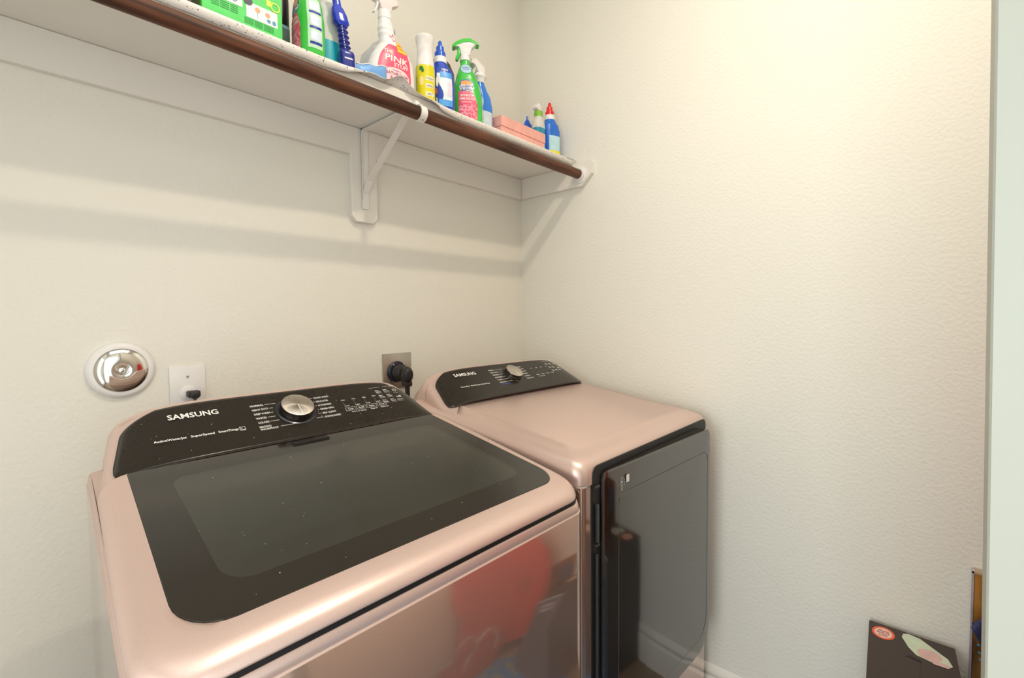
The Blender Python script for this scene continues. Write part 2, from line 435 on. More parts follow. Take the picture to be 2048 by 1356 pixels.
hk.build('rod_hook', WMETAL, bk, bo, True)
SCREW = pmat('screw_bronze', (0.42, 0.30, 0.2), .4, metal=.7)
DHOLE = pmat('dark_screw', (0.03, 0.03, 0.03), .5)
MB().lathe([(0, 0), (.0034, 0), (.0034, -.0012), (.0022, -.002), (0, -.002)], (-.748, RY-.010, RZ-R2-.0003+.0045), 'y', 12).build('screw', SCREW, bk, bo)
for z, x in ((1.596, -.736), (1.760, -.7385), (1.753, -.736), (1.798, -.731)):
    MB().lathe([(0, 0), (.0022, 0), (.0018, -.0012), (0, -.0012)], (x, -.0207, z), 'y', 12).build('screw', DHOLE if z < 1.79 else DHOLE, bk, bo)

# ------------------------------------------------------------------ wall fittings
co = (-1.324, 0, 1.140)
cc = thing('cleanout_cover', co, 'round chrome plumbing access cover in a white ring on the back wall', 'wall cover')
MB().lathe([(.0595, -.0003), (.0595, -.004), (.057, -.0085), (.051, -.0115), (.0465, -.0115), (.0455, -.009), (.0455, -.0003)], ax='y', n=64).build('ring', WPLAS, cc)
MB().lathe([(.0455, -.0095), (.0462, -.012), (.044, -.0145), (.036, -.0172), (.026, -.0195), (.016, -.0205), (.011, -.0195), (.009, -.017), (.0078, -.0125), (0, -.0125)], ax='y', n=64).build('chrome_dome', CHROME, cc)
MB().lathe([(0, -.0126), (.0052, -.0126), (.0052, -.0150), (.003, -.0165), (0, -.0165)], ax='y', n=24).build('screw', CHROME, cc)

oo = (-1.203, 0, 1.083)
wo = thing('washer_outlet', oo, 'white wall plate with a black plug half hidden behind the washer console', 'outlet')
MB().box((-.036, -.0003, -.057), (.036, -.0055, .057), bev=.0025).build('cover_plate', WPLAS, wo)
MB().lathe([(0, -.0056), (.0165, -.0056), (.0165, -.0078), (.0155, -.0085), (0, -.0085)], (0, 0, -.006), 'y', 32).build('socket', WPLAS, wo)
MB().lathe([(0, -.0056), (.0027, -.0056), (.0022, -.007), (0, -.007)], (0, 0, .031), 'y', 12).build('screw', pmat('screw_grey', (.35, .34, .33), .4, metal=.5), wo)
pg = MB().box((-.006, -.0086, -.016), (.019, -.030, -.001), bev=.003).box((-.002, -.028, -.018), (.015, -.036, -.003), bev=.003)
pg.tube([(.006, -.030, -.012), (.006, -.036, -.03), (.002, -.036, -.06), (.002, -.034, -.16)], .0035)
pg.build('plug', BLKP, wo)

do = (-.624, 0, 1.078)
dr = thing('dryer_outlet', do, 'brushed steel wall plate with a large round black dryer plug', 'outlet')
MB().box((-.054, -.0003, -.058), (.054, -.006, .056), bev=.002).build('cover_plate', STEELP, dr)
MB().lathe([(0, -.0061), (.034, -.0061), (.034, -.014), (.031, -.017), (0, -.017)], (-.006, 0, -.003), 'y', 40).build('socket', pmat('navy_black_plastic', (.02, .02, .035), .35), dr)
pl = MB().lathe([(0, -.0171), (.026, -.0171), (.027, -.022), (.024, -.026), (.026, -.031), (.023, -.035), (.025, -.041), (.020, -.048), (0, -.048)], (-.004, 0, -.006), 'y', 36)
ov = []
for y, k in ((-.040, 1.), (-.060, 1.), (-.070, .86), (-.074, .6)):
    ov.append([(-.002+.018*k*cos(2*pi*i/28), y, -.010+.026*k*sin(2*pi*i/28)) for i in range(28)])
pl.loft(ov)
pl.lathe([(.0085, -.070), (.010, -.076), (.0075, -.0765), (.006, -.072), (0, -.072)], (-.002, 0, -.006), 'y', 20)
pl.box((-.015, -.046, -.046), (.012, -.068, -.030), bev=.003)
pl.tube([(-.002, -.058, -.040), (-.001, -.058, -.07), (.002, -.052, -.13), (.004, -.045, -.30)], .0075, 14)
pl.build('plug', BLKP, dr)
for sx, sz in ((-.022, .020), (.016, .021), (-.022, -.034)):
    MB().lathe([(0, -.0061), (.0034, -.0061), (.0028, -.0085), (0, -.0088)], (sx, 0-.010*(abs(sx) < .03), sz), 'y', 12).build('screw', CHROME, dr)

# ------------------------------------------------------------------ washer and dryer
def spl(a, b, t): return a*(1-t)+b*t
def console(root, off, xc, w0, w1, ys, zs, yc, zc, yb, rear_z, nm, dark_w0, smx, fr=1.):
    """control console: a swept hood. returns the Flat of its dark panel"""
    A, B = Vector((0, ys, zs)), Vector((0, yc, zc))
    L = (B-A).length
    e = (B-A)/L; n = Vector((0, -e.z, e.y))
    prof = [(t, A+(B-A)*t) for t in [i/14 for i in range(14)]]
    for k in range(0, 6):       # crest rounding
        a = k/5*radians(68)
        r = .018
        c = A+(B-A)*(13.2/14)-n*r
        prof.append((1, c+n*(r*cos(a))+e*(r*sin(a))))
    prof += [(1, Vector((0, yb, zc-.045))), (1, Vector((0, yb+.008, zs-.03))), (1, Vector((0, yb+.010, rear_z)))]
    H = .10
    def cross(t, P, s, lift=0., zfloor=None):
        fl = max(0, 1-t/.22)*min(1, max(0, (abs(s)*w0-dark_w0)/max(.005, w0-dark_w0)))*.040*(fr if s > 0 else 1)
        nn = 7-2.2*t
        HH = H
        ww = spl(w0, w1, t)
        v = 1-(max(0, 1-abs(s)**nn))**(1/nn)
        x = xc+ww*s; z = P.z-HH*v
        return Vector((x, P.y-fl, z-fl*.25))
    ss = [math.copysign(abs(cos(pi*i/48))**.5, cos(pi*i/48)) for i in range(49)]
    rows = []
    for t, P in prof:
        r = [cross(t, P, s) for s in ss]
        zb = min(r[0].z, 1.0)-.10
        r = [Vector((r[0].x, r[0].y, zb))]+r+[Vector((r[-1].x, r[-1].y, zb))]
        rows.append(r)
    hood = MB().grid(rows).build('console_hood', CHAMP, root, off, True, 50)
    # dark control panel following the hood
    def smax(t):
        s = dark_w0/w0+(smx-dark_w0/w0)*min(1, t/.14)**.8-.03*max(0, t-.19)
        if t > .66: s -= .15*((t-.66)/.275)**2.2
        return s
    rows = []
    ts = [0.002]+[i/30*.935 for i in range(1, 31)]
    for t in ts:
        P = A+(B-A)*t
        sm = smax(t); r = []
        for i in range(61):
            q = -1+2*i/60
            s = sm*math.copysign(abs(q)**.8, q)
            p = cross(t, P, s); p2 = cross(t, P, min(.999, abs(s)+.004)*math.copysign(1, s))
            nrm = n.copy()
            tx = (p2-p)*math.copysign(1, s)
            if tx.length > 1e-9: nrm = tx.normalized().cross(e).normalized()
            if nrm.z < 0: nrm = -nrm
            r.append(p+nrm*.0020)
        rows.append(r)
    panel = MB().grid(rows).build('control_panel', BLK, root, off, True, 50)
    md = panel.modifiers.new('thick', 'SOLIDIFY'); md.thickness = .0012; md.offset = -1
    F = Flat((0, ys, zs), (1, 0, 0), e, .0024)
    return F, e, n, panel
def dusty(mb, F, x0, x1, v0, v1, n):
    for i in range(n):
        u = random.uniform(x0, x1); v = random.uniform(v0, v1); r = random.uniform(.0003, .0008)
        put_ring(mb, F, u, v, 0, r, 6)

# ---- washer
wx0, wx1, wy0, wys = -1.456, -.757, -.812, -.419
wo_ = (-1.106, -.55, 0)
W = thing('washing_machine', wo_, 'champagne top-load washing machine with dark glass lid, nearest the camera', 'washing machine')
def wl(y): return 1.02+(min(y, wys)-wys)*.25*(1 if y < wys else 1)
def zl(y): return 1.02+(y-wys)*.25 if y < wys else 1.02
yrear = -.235
outer = quadloop([(wx0, wy0), (wx1, wy0), (wx1-.034, yrear), (wx0+.041, yrear)], [.035, .035, .02, .02], 8)
def ins(loop, d, cx=-1.106, cy=-.55):
    out = []
    for p in loop:
        v = Vector((cx, cy))-p; out.append(p+Vector((math.copysign(min(d, abs(v.x)), v.x) if abs(v.x) > .2 else v.x/abs(v.x or 1)*d*abs(v.x)/.3, math.copysign(d, v.y) if abs(v.y) > .1 else v.y*d/.1)))
    return out
opening = []
N_ = len(outer)
for p in outer:
    a = atan2((p.y+.55)/.30, (p.x+1.106)/.35)
    opening.append(Vector((-1.106+.262*math.copysign(abs(cos(a))**.8, cos(a)), -.600+.148*math.copysign(abs(sin(a))**.8, sin(a)))))
L3 = lambda loop, zf: [(p.x, p.y, zf(p.y) if callable(zf) else zf) for p in loop]
cab = MB()
loops = [L3(ins(outer, .006), .03), L3(outer, .034), L3(outer, .70), L3(outer, lambda y: zl(y)-.0470)]
cab.loft(loops, True, False, mi=1)
loops = [L3(outer, lambda y: zl(y)-.0470), L3(ins(outer, .0025), lambda y: zl(y)-.0455), L3(ins(outer, .0015), lambda y: zl(y)-.044), L3(ins(outer, .0022), lambda y: zl(y)-.036),
         L3(ins(outer, .0035), lambda y: zl(y)-.0315), L3(ins(outer, .0065), lambda y: zl(y)-.0300), L3(ins(outer, .030), lambda y: zl(y)-.0298),
         L3(opening, lambda y: zl(y)-.026), L3(opening, lambda y: zl(y)-.05)]
cab.loft(loops, False, False, mi=0)
cab.build('cabinet', [CHAMP, CHAMPG], W, wo_, True, 50)
MB().loft([L3(ins(outer, .0055), lambda y: zl(y)-.0308), L3(ins(outer, .0055), lambda y: zl(y)-(.0170 if y < -.47 else .0305))], False, False).build('lid_gap_shade', DARK, W, wo_, False)  # black band painted in for the shade of the gap under the lid
# kick panel and feet
for x in (-1.40, -.81):
    for y in (-.76, -.29): MB().lathe([(0, 0), (.02, 0), (.02, .02), (.012, .031), (0, .031)], (x, y, 0), 'z', 16).build('foot', BLKP, W, wo_)
# tub ring and drum seen through the glass
TUBP = pmat('grey_tub_plastic', (0.42, 0.45, 0.42), .45)
def ell(rx, ry, z, cy=-.600, n=48, p=.9):
    return [(-1.106+rx*math.copysign(abs(cos(2*pi*i/n))**p, cos(2*pi*i/n)), cy+ry*math.copysign(abs(sin(2*pi*i/n))**p, sin(2*pi*i/n)), z) for i in range(n)]
MB().loft([ell(.275, .160, .905), ell(.262, .148, .902), ell(.235, .138, .87), ell(.225, .132, .865), ell(.225, .132, .85), ell(.24, .14, .845)], False, False).build('tub_ring', TUBP, W, wo_)
DRUM = pmat('drum_steel', (0.34, 0.35, 0.35), .35, metal=.8)
MB().loft([ell(.222, .130, .868, p=1), ell(.215, .126, .855, p=1), ell(.222, .130, .84, p=1), ell(.222, .130, .55, p=1), ell(.12, .08, .50, p=1)], False, True).build('drum', DRUM, W, wo_)
# lid frame
gy0 = -.767
glass_c = [(-1.409, gy0), (-.782, gy0), (-.822, wys-.0035), (-1.389, wys-.0035)]
glass = quadloop(glass_c, [.052, .050, .002, .002], 8)
lido = quadloop([(wx0+.001, wy0-.001), (wx1-.001, wy0-.001), (-.787, wys-.0015), (-1.425, wys-.0015)], [.060, .055, .034, .034], 8)
win = quadloop([(-1.352, -.720), (-.832, -.718), (-.862, wys-.045), (-1.345, wys-.045)], [.035, .035, .02, .02], 8)
def lidl(t, dz, A=lido, B=glass): return [(p.x, p.y, zl(p.y)+dz) for p in lerp2(A, B, t)]
ld = MB()
seq = [(1., -.014), (.6, -.0155), (.10, -.0180), (.02, -.0182), (0., -.0172), (.0, -.0150), (.02, -.0118), (.07, -.0082), (.16, -.0048), (.30, -.0022), (.50, -.0007), (.8, 0), (.985, .0002), (1., -.0008), (1., -.003)]
ld.loft([lidl(t, d) for t, d in seq], False, False)
ld.loft([lidl(1, -.003), lidl(1, -.003, lido, win)][::1], False, False) if False else None
LID = ld.build('lid_frame', CHAMP, W, wo_, True, 55)
# glass pane: dark frit border and tinted see-through middle
TINT = mat('tinted_glass', (0.16, 0.16, 0.15), .05, ior=1.62)
TINT.node_tree.nodes['Principled BSDF'].inputs['Transmission Weight'].default_value = 0
def tint_nodes(m):
    N, L, b = nodes(m)
    out = N['Material Output']
    tr = N.new('ShaderNodeBsdfTransparent'); tr.inputs[0].default_value = (0.50, 0.50, 0.47, 1)
    gl = N.new('ShaderNodeBsdfGlossy'); gl.inputs['Roughness'].default_value = .10; gl.inputs[0].default_value = (1, 1, 1, 1)
    df = N.new('ShaderNodeBsdfDiffuse'); df.inputs[0].default_value = (0.065, 0.065, 0.050, 1)
    fr = N.new('ShaderNodeFresnel'); fr.inputs[0].default_value = 1.70
    m1 = N.new('ShaderNodeMixShader'); m1.inputs[0].default_value = .45
    L.new(tr.outputs[0], m1.inputs[1]); L.new(df.outputs[0], m1.inputs[2])
    ge = N.new('ShaderNodeNewGeometry'); iv = N.new('ShaderNodeMath'); iv.operation = 'SUBTRACT'; iv.inputs[0].default_value = 1; L.new(ge.outputs['Backfacing'], iv.inputs[1])
    mu = N.new('ShaderNodeMath'); mu.operation = 'MULTIPLY'; L.new(iv.outputs[0], mu.inputs[0]); L.new(fr.outputs[0], mu.inputs[1])
    m2 = N.new('ShaderNodeMixShader'); L.new(mu.outputs[0], m2.inputs[0]); L.new(m1.outputs[0], m2.inputs[1]); L.new(gl.outputs[0], m2.inputs[2])
    n = N.new('ShaderNodeTexNoise'); n.inputs['Scale'].default_value = 700
    r = N.new('ShaderNodeMapRange'); r.inputs[3].default_value = .08; r.inputs[4].default_value = .13
    L.new(coords(m), n.inputs['Vector']); L.new(n.outputs['Fac'], r.inputs[0]); L.new(r.outputs[0], gl.inputs['Roughness'])
    L.new(m2.outputs[0], out.inputs[0])
tint_nodes(TINT)
g2 = MB()
gin = lerp2(glass, win, 1)
g2.loft([[(p.x, p.y, zl(p.y)-.003) for p in glass], [(p.x, p.y, zl(p.y)+.0004) for p in lerp2(glass, win, .002)], [(p.x, p.y, zl(p.y)+.0008) for p in lerp2(glass, win, .01)],
         [(p.x, p.y, zl(p.y)+.0008) for p in win]], False, False)
g2.loft([[(p.x, p.y, zl(p.y)-.004) for p in win], [(p.x, p.y, zl(p.y)-.0035) for p in glass]], False, False)
LG = g2.build('glass_frame', FRIT, W, wo_, True, 30); LG['label'] = 'dark glass border of the lid'
MB().loft([[(p.x, p.y, zl(p.y)-.0030) for p in win], [(p.x, p.y, zl(p.y)+.0008) for p in win]]).build('glass_window', TINT, LG, wo_, False)
# raised lock outline seen inside glass
lk = MB()
fl = Flat((0, wys, 1.02+.0012), (1, 0, 0), (0, 1, .25), 0)
lk.tube([(-1.170, -.722, zl(-.722)-.012), (-1.150, -.66, zl(-.66)-.012), (-1.143, -.650, zl(-.65)-.012), (-1.131, -.647, zl(-.647)-.012)], .0010, 6)
lk.lathe([(0, -.001), (.0016, -.001), (.0016, .001), (0, .001)], (-1.138, -.660, zl(-.66)-.012), 'z', 10)
lk.build('inner_latch_outline', DARK, W, wo_)
F, e, n, wp_ = console(W, wo_, -1.106, .318, .288, wys, 1.021, -.300, 1.101, -.245, .60, 'washer', .283, .945)
# tab under the console in the glass
MB().box((-1.150, wys-.020, zl(wys-.02)+.0009), (-1.082, wys-.004, zl(wys-.004)+.0006), bev=.0004).build('lid_tab', BLKP, W, wo_, False)
# knob
def knob(root, off, F, e, n, u, v, ring_r, r, h):
    c = F(u, v, 0); R3 = Matrix((Vector((1, 0, 0)), e, n)).transposed()
    def lathe3(prof, nseg=56):
        out = []
        for rr, hh in prof:
            out.append([tuple(c+R3@Vector((rr*cos(2*pi*i/nseg), rr*sin(2*pi*i/nseg), hh))) for i in range(nseg)])
        return out
    b = MB().loft(lathe3([(ring_r, .0012), (ring_r, .0030), (ring_r-.0022, .0038), (ring_r-.0034, .0026), (r*.8, .0026)]), False, True)
    ko = b.build('dial_ring', pmat('dark_ring', (.075, .075, .085), .2, metal=.6), root, off)
    b = MB().loft(lathe3([(r*1.03, .0028), (r*1.03, h*.35), (r, h*.45), (r, h-.001)]), False, False)
    k = b.build('dial', pmat('dark_chrome', (.10, .085, .07), .15, metal=.9), root, off)
    b = MB().loft(lathe3([(r, h-.0012), (r-.0003, h-.0003), (r-.0010, h)], 56), False, True)
    k2 = b.build('dial_face', BRUSH, k, off)
    g = MB()
    put_rect(g, lambda a, bb, l=0: c+Vector((1, 0, 0))*a+e*bb+n*(h+.0003), -.0007, -r*.92, .0007, r*.05)
    g.build('dial_pointer', PRINT, k, off, False)
knob(W, wo_, F, e, n, -1.110, .073, .0375, .0305, .019)
T = Print()
put_text(T, F, 'SAMSUNG', -1.3185, .0955, .0125, .022, width=.077)
for s, u, wd in (('ActiveWaterJet', -1.347, .0455), ('SuperSpeed', -1.296, .0355), ('SmartThings', -1.2545, .032)):
    put_text(T, F, s, u, .047, .0050, .018, width=wd)
put_frame(T, F, -1.2205, .046, -1.2110, .0535, .0006); put_text(T, F, '=', -1.2195, .0475, .005, .01)
put_rect(T, F, -1.2205, .0440, -1.2110, .0450)
for i, s in enumerate(('NORMAL', 'HEAVY DUTY', 'DEEP WASH', 'WHITES', 'COLORS')):
    v = .1025-.0117*i
    wd = (.0245, .030, .0285, .019, .0195)[i]
    put_text(T, F, s, -1.187, v-.0025, .0050, .015, width=wd)
    dx = (.0375-(v-.073)**2*0)
    xe = -1.110-math.sqrt(max(0, .0405**2-(v-.073)**2))
    if xe > -1.187+wd+.006: put_rect(T, F, -1.187+wd+.002, v-.0004, xe-.002, v+.0004)
put_text(T, F, 'BEDDING/', -1.1885, .0420, .0045, .015, width=.021); put_text(T, F, 'WATERPROOF', -1.1885, .0355, .0045, .015, width=.032)
put_rect(T, F, -1.152, .0385, -1.126, .0393)
for i, s in enumerate(('QUICK WASH', 'DELICATES', 'ACTIVEWEAR', 'RINSE+SPIN', 'SELF CLEAN', 'DOWNLOADED')):
    v = .1025-.0117*i
    put_text(T, F, s, -1.0625, v-.0025, .0048, .015, width=(.032, .026, .029, .029, .028, .034)[i])
    xe = -1.110+math.sqrt(max(0, .0405**2-(v-.073)**2))
    if xe < -1.068: put_rect(T, F, xe+.0015, v-.0004, -1.0645, v+.0004)
for i, (s, a, b) in enumerate((('Temp', 'Hot', 'Cold'), ('Soil', 'Heavy', 'Light'), ('Spin', 'High', 'No Spin'), ('Rinse', 'More', 'Less'))):
    u = -1.0115+.0253*i; v = .0495
    put_frame(T, F, u, v, u+.0225, v+.0105, .0005)
    put_text(T, F, s, u+.0045, v+.0033, .0042, .012, width=.0125)
    put_text(T, F, a, u+.002, v+.0330, .0034, .01, width=.0085); put_text(T, F, b, u+.002, v+.0140, .0034, .01, width=.0105)
    for k in range(3): put_rect(T, F, u+.0035, v+.0205+.0038*k, u+.0043, v+.0213+.0038*k)
put_text(T, F, 'Hold 3 sec. Settings', -1.002, .0435, .0034, .01, width=.034); put_text(T, F, 'Signal', -.957, .0440, .0034, .01, width=.017); put_text(T, F, 'Child Lock', -.932, .0440, .0034, .01, width=.021)
for i, (r1, r2) in enumerate((('Delay', 'Start', ), ('Extra', 'Rinse'), ('Pre', 'Soak'))):
    for j, q in enumerate((('My', 'Cycle'), ('Smart', 'Control'))):
        u, v = -.918+.0205*j+.0010*i, .0930-.0170*i
        a, b = (r1, r2) if j == 0 else q
        put_text(T, F, a, u, v+.0045, .0036, .012, width=.0095); put_text(T, F, b, u, v-.0005, .0036, .012, width=.0125)
        put_rect(T, F, u-.001, v-.0035, u+.0145, v-.0031)
put_rect(T, F, -.930, .1100, -.900, .1104); put_rect(T, F, -.893, .1100, -.878, .1104); put_text(T, F, 'Power', -.875, .1078, .0036, .01, width=.013)
put_ring(T, F, -.869, .094, .0036, .0046, 20, a0=radians(120), a1=radians(420)); put_rect(T, F, -.8694, .094, -.8686, .0995)
put_rect(T, F, -.876, .0845, -.863, .0849)
put_text(T, F, '>/II', -.876, .0675, .0065, .015, width=.012); put_text(T, F, 'Start', -.878, .0600, .0032, .01, width=.015); put_rect(T, F, -.878, .0560, -.863, .0566)
dusty(T, F, -1.38, -.84, .006, .11, 26)
T.build('lettering', PRINT, wp_, wo_, False)
GD = MB()
dusty(GD, lambda u, v, l=0: Vector((u, v, zl(v)+.0013)), -1.36, -.84, -.75, -.44, 30)
GD.build('lint_specks', PRINT, LG, wo_, False)['kind'] = 'stuff'

# ---- dryer
dx_0, dx_1, dy0, dys = -.736, -.052, -.788, -.363
do_ = (-.394, -.5, 0)
D = thing('clothes_dryer', do_, 'champagne clothes dryer with a dark mirror-like door beside the right wall', 'dryer')
def zd(y): return 1.017+(y-dys)*.16 if y < dys else 1.017
drear = -.20
dout = quadloop([(dx_0, dy0), (dx_1, dy0), (dx_1, drear), (dx_0, drear)], [.030, .030, .02, .02], 8)
c2 = MB()
body = quadloop([(dx_0+.002, dy0+.002), (dx_1-.002, dy0+.002), (dx_1-.002, drear), (dx_0+.002, drear)], [.012, .012, .01, .01], 8)
c2.loft([L3(body, .03), L3(body, .88), L3(body, lambda y: .9005)], True, True)
c2.build('cabinet', CHAMPG, D, do_, True, 50)
MB().loft([L3(ins(body, .0015, -.394, -.5), .9004), L3(ins(body, .0015, -.394, -.5), .9035)], False, False).build('seam_trim', pmat('bright_seam', (.75, .68, .6), .35), D, do_)
tp = MB()
dinn = quadloop([(-.674, -.726), (-.100, -.728), (-.100, -.30), (-.674, -.30)], [.035, .035, .01, .01], 8)
dmid = quadloop([(dx_0+.036, dy0+.036), (dx_1-.036, dy0+.036), (dx_1-.036, drear-.02), (dx_0+.036, drear-.02)], [.022, .022, .01, .01], 8)
def tl(t, dz, A=dout, B=dmid): return [(p.x, p.y, zd(p.y)+dz) for p in lerp2(A, B, t)]
low = [(p.x, p.y, .903) for p in lerp2(dout, dmid, .03)]
low2 = [(p.x, p.y, .903) for p in lerp2(dout, dmid, .0)]
sq = [(0, -.036), (.015, -.028), (.06, -.0195), (.15, -.0120), (.28, -.0065), (.45, -.0030), (.68, -.0010), (1., 0)]
tp.loft([low, low2]+[tl(t, d) for t, d in sq]+[[(p.x, p.y, zd(p.y)) for p in lerp2(dmid, dinn, .93)], [(p.x, p.y, zd(p.y)+.0014) for p in dinn]], False, True)
tp.build('top_panel', CHAMP, D, do_, True, 45)
F2, e2, n2, dp_ = console(D, do_, -.394, .334, .308, dys, 1.0185, -.240, 1.0995, -.185, .60, 'dryer', .288, .955, 0.)
knob(D, do_, F2, e2, n2, -.394, .080, .0335, .0285, .019)
T = Print()
put_text(T, F2, 'SAMSUNG', -.6205, .1030, .0125, .022, width=.086)
for s, u, wd in (('SensorDry', -.632, .0345), ('MultiSteam', -.593, .038), ('SmartThings', -.5515, .034)):
    put_text(T, F2, s, u, .0555, .0048, .018, width=wd)
for i, s in enumerate(('NORMAL', 'HEAVY DUTY', 'BEDDING', 'PERM PRESS', 'TOWELS', 'DELICATES')):
    v = .1120-.0117*i; wd = (.022, .032, .026, .030, .022, .028)[i]
    put_text(T, F2, s, -.477, v-.0025, .0050, .015, width=wd)
    xe = -.394-math.sqrt(max(0, .036**2-(v-.080)**2))
    if xe > -.477+wd+.005: put_rect(T, F2, -.477+wd+.002, v-.0004, xe-.002, v+.0004)
for i, s in enumerate(('TIME DRY', 'QUICK DRY', 'AIR FLUFF', 'REFRESH', 'SANITIZE', 'WRINKLE AWAY')):
    v = .1120-.0117*i
    put_text(T, F2, s, -.349, v-.0025, .0048, .015, width=(.025, .028, .028, .024, .026, .034)[i])
for i in range(4):
    u = -.290+.0265*i
    put_text(T, F2, ('Dry', 'Temp', 'Time', 'Wrinkle')[i], u, .0615, .0045, .015, width=.015)
    put_text(T, F2, ('More', 'High', '60')[min(i, 2)], u+.002, .0960, .0036, .01, width=.008)
    for k in range(3): put_rect(T, F2, u+.004, .072+.005*k, u+.0048, .0728+.005*k)
put_text(T, F2, 'Settings', -.285, .0530, .0034, .01, width=.03)
for i in range(3):
    for j in range(2):
        u, v = -.196+.0190*j+.001*i, .105-.0175*i
        put_text(T, F2, (('My', 'Smart'), ('Steam', 'Eco'), ('Drum', 'Rack'))[i][j], u, v+.004, .0036, .012, width=.0105)
        put_text(T, F2, (('Cycle', 'Care'), ('Dry', 'Dry'), ('Light', 'Dry'))[i][j], u, v-.001, .0036, .012, width=.012)
put_ring(T, F2, -.150, .107, .0034, .0044, 20, a0=radians(120), a1=radians(420)); put_text(T, F2, '>/II', -.157, .0790, .0065, .015, width=.012)
put_text(T, F2, 'Start', -.158, .0710, .0034, .01, width=.015); put_rect(T, F2, -.200, .1240, -.140, .1244)
dusty(T, F2, -.66, -.14, .008, .125, 8)
T.build('lettering', PRINT, dp_, do_, False)
TB = Print(); put_text(TB, F2, 'STEAM SANITIZE', -.477, .0420, .0048, .015, width=.040)
o = TB.build('blue_lettering', pmat('blue_print', (.06, .16, .55), .5), dp_, do_, False); o['label'] = 'blue steam sanitize lettering'
# door recess, hinge strips and door slab
fy = dy0+.002
rec = quadloop([(-.702, .27), (-.078, .27), (-.078, .9385), (-.702, .9385)], [.03, .03, .02, .025], 8)
MB().loft([[(p.x, fy-.0004, p.y) for p in rec], [(p.x, fy-.0035, p.y) for p in rec]], False, True).build('door_recess', DARK, D, do_, False)
hs = MB()
hs.box((-.6935, fy-.0036, .78), (-.6865, fy-.010, .86), bev=.001).box((-.6935, fy-.0036, .32), (-.6875, fy-.008, .755), bev=.001)
for z in (.895, .772): hs.box((-.6965, fy-.0036, z), (-.6825, fy-.009, z+.004), bev=.0005)
hs.build('hinge_strip', GREYP, D, do_, False)
def dcv(x):
    u = (x+.396)/.276
    return .276*(-.045*u+.030*u*u)
def doorloop(d, y):
    L = quadloop([(-.6730+d, .290+d), (-.1290-d, .290+d), (-.1290-d, .9225-d), (-.6730+d, .9225-d)], [.075-d*.5, .075-d*.5, .022-d*.4, .020-d*.4], 10)
    return [(p.x, y+(dcv(p.x) if y < -.80 else 0), p.y) for p in L]
dm = MB()
Yd = -.818
dm.loft([doorloop(.006, fy-.0045), doorloop(0., fy-.0050), doorloop(0, Yd+.0025), doorloop(.0012, Yd+.0018), doorloop(.0035, Yd+.0003), doorloop(.006, Yd)], False, False)
rows = []
nn = 24
B0 = doorloop(.006, Yd)
# front face with shallow engraved outline
inn = quadloop([(-.620, .335), (-.150, .335), (-.150, .864), (-.620, .864)], [.06, .055, .03, .018], 10)
def fl3(L, dy): return [(p.x, Yd+dy+dcv(p.x), p.y) for p in L]
inn1 = quadloop([(-.6188, .3362), (-.1512, .3362), (-.1512, .8628), (-.6188, .8628)], [.06, .055, .03, .018], 10)
inn2 = quadloop([(-.6176, .3374), (-.1524, .3374), (-.1524, .8616), (-.6176, .8616)], [.06, .055, .03, .018], 10)
dm.loft([B0, fl3(inn, 0), fl3(inn1, .0016), fl3(inn2, 0)], False, False)
cl_ = fl3(inn2, 0)
ctr = [(spl(x, -.392, t), Yd+dcv(spl(x, -.392, t)), spl(z, .6, t)) for t in (.12, .24, .36, .48, .60, .72, .84, .96) for x, y, z in cl_]
n_ = len(cl_)
dm.loft([cl_]+[ctr[i*n_:(i+1)*n_] for i in range(8)], False, True)
DR = dm.build('door', DGLASS, D, do_, True, 22); DR['label'] = 'dark glossy dryer door'
FD = lambda u, v, l=0: Vector((u*.97-.008, Yd+dcv(u*.97-.008)-.0005, v-.006))
st = MB()
put_frame(st, FD, -.6235, .8890, -.6165, .9035, .0006); put_frame(st, FD, -.6220, .8760, -.6160, .8860, .0006)
put_rect(st, FD, -.6215, .8925, -.6185, .8965)
put_ring(st, FD, -.6095, .8955, .0018, .0026, 10, a0=radians(40), a1=radians(140)); put_rect(st, FD, -.6105, .8915, -.6085, .8935)
put_rect(st, FD, -.6115, .8860, -.6080, .8868)
put_rect(st, FD, -.6020, .8890, -.5900, .9055)
st.build('door_sticker', PRINT, DR, do_, False)
MB().box((-.70, fy-.0003, .05), (-.10, fy-.003, .25), bev=.001).build('kick_panel', CHAMPG, D, do_, False)
for x in (-.69, -.10):
    for y in (-.74, -.25): MB().lathe([(0, 0), (.02, 0), (.02, .02), (.012, .031), (0, .031)], (x, y, 0), 'z', 16).build('foot', BLKP, D, do_)
MB().lathe([(.055, -.205+.002), (.055, -.12), (.052, -.10), (.055, -.06), (.055, -.001)], (-.40, 0, .14), 'y', 32).build('exhaust_duct', pmat('duct_foil', (.5, .5, .5), .35, metal=.9), D, do_)

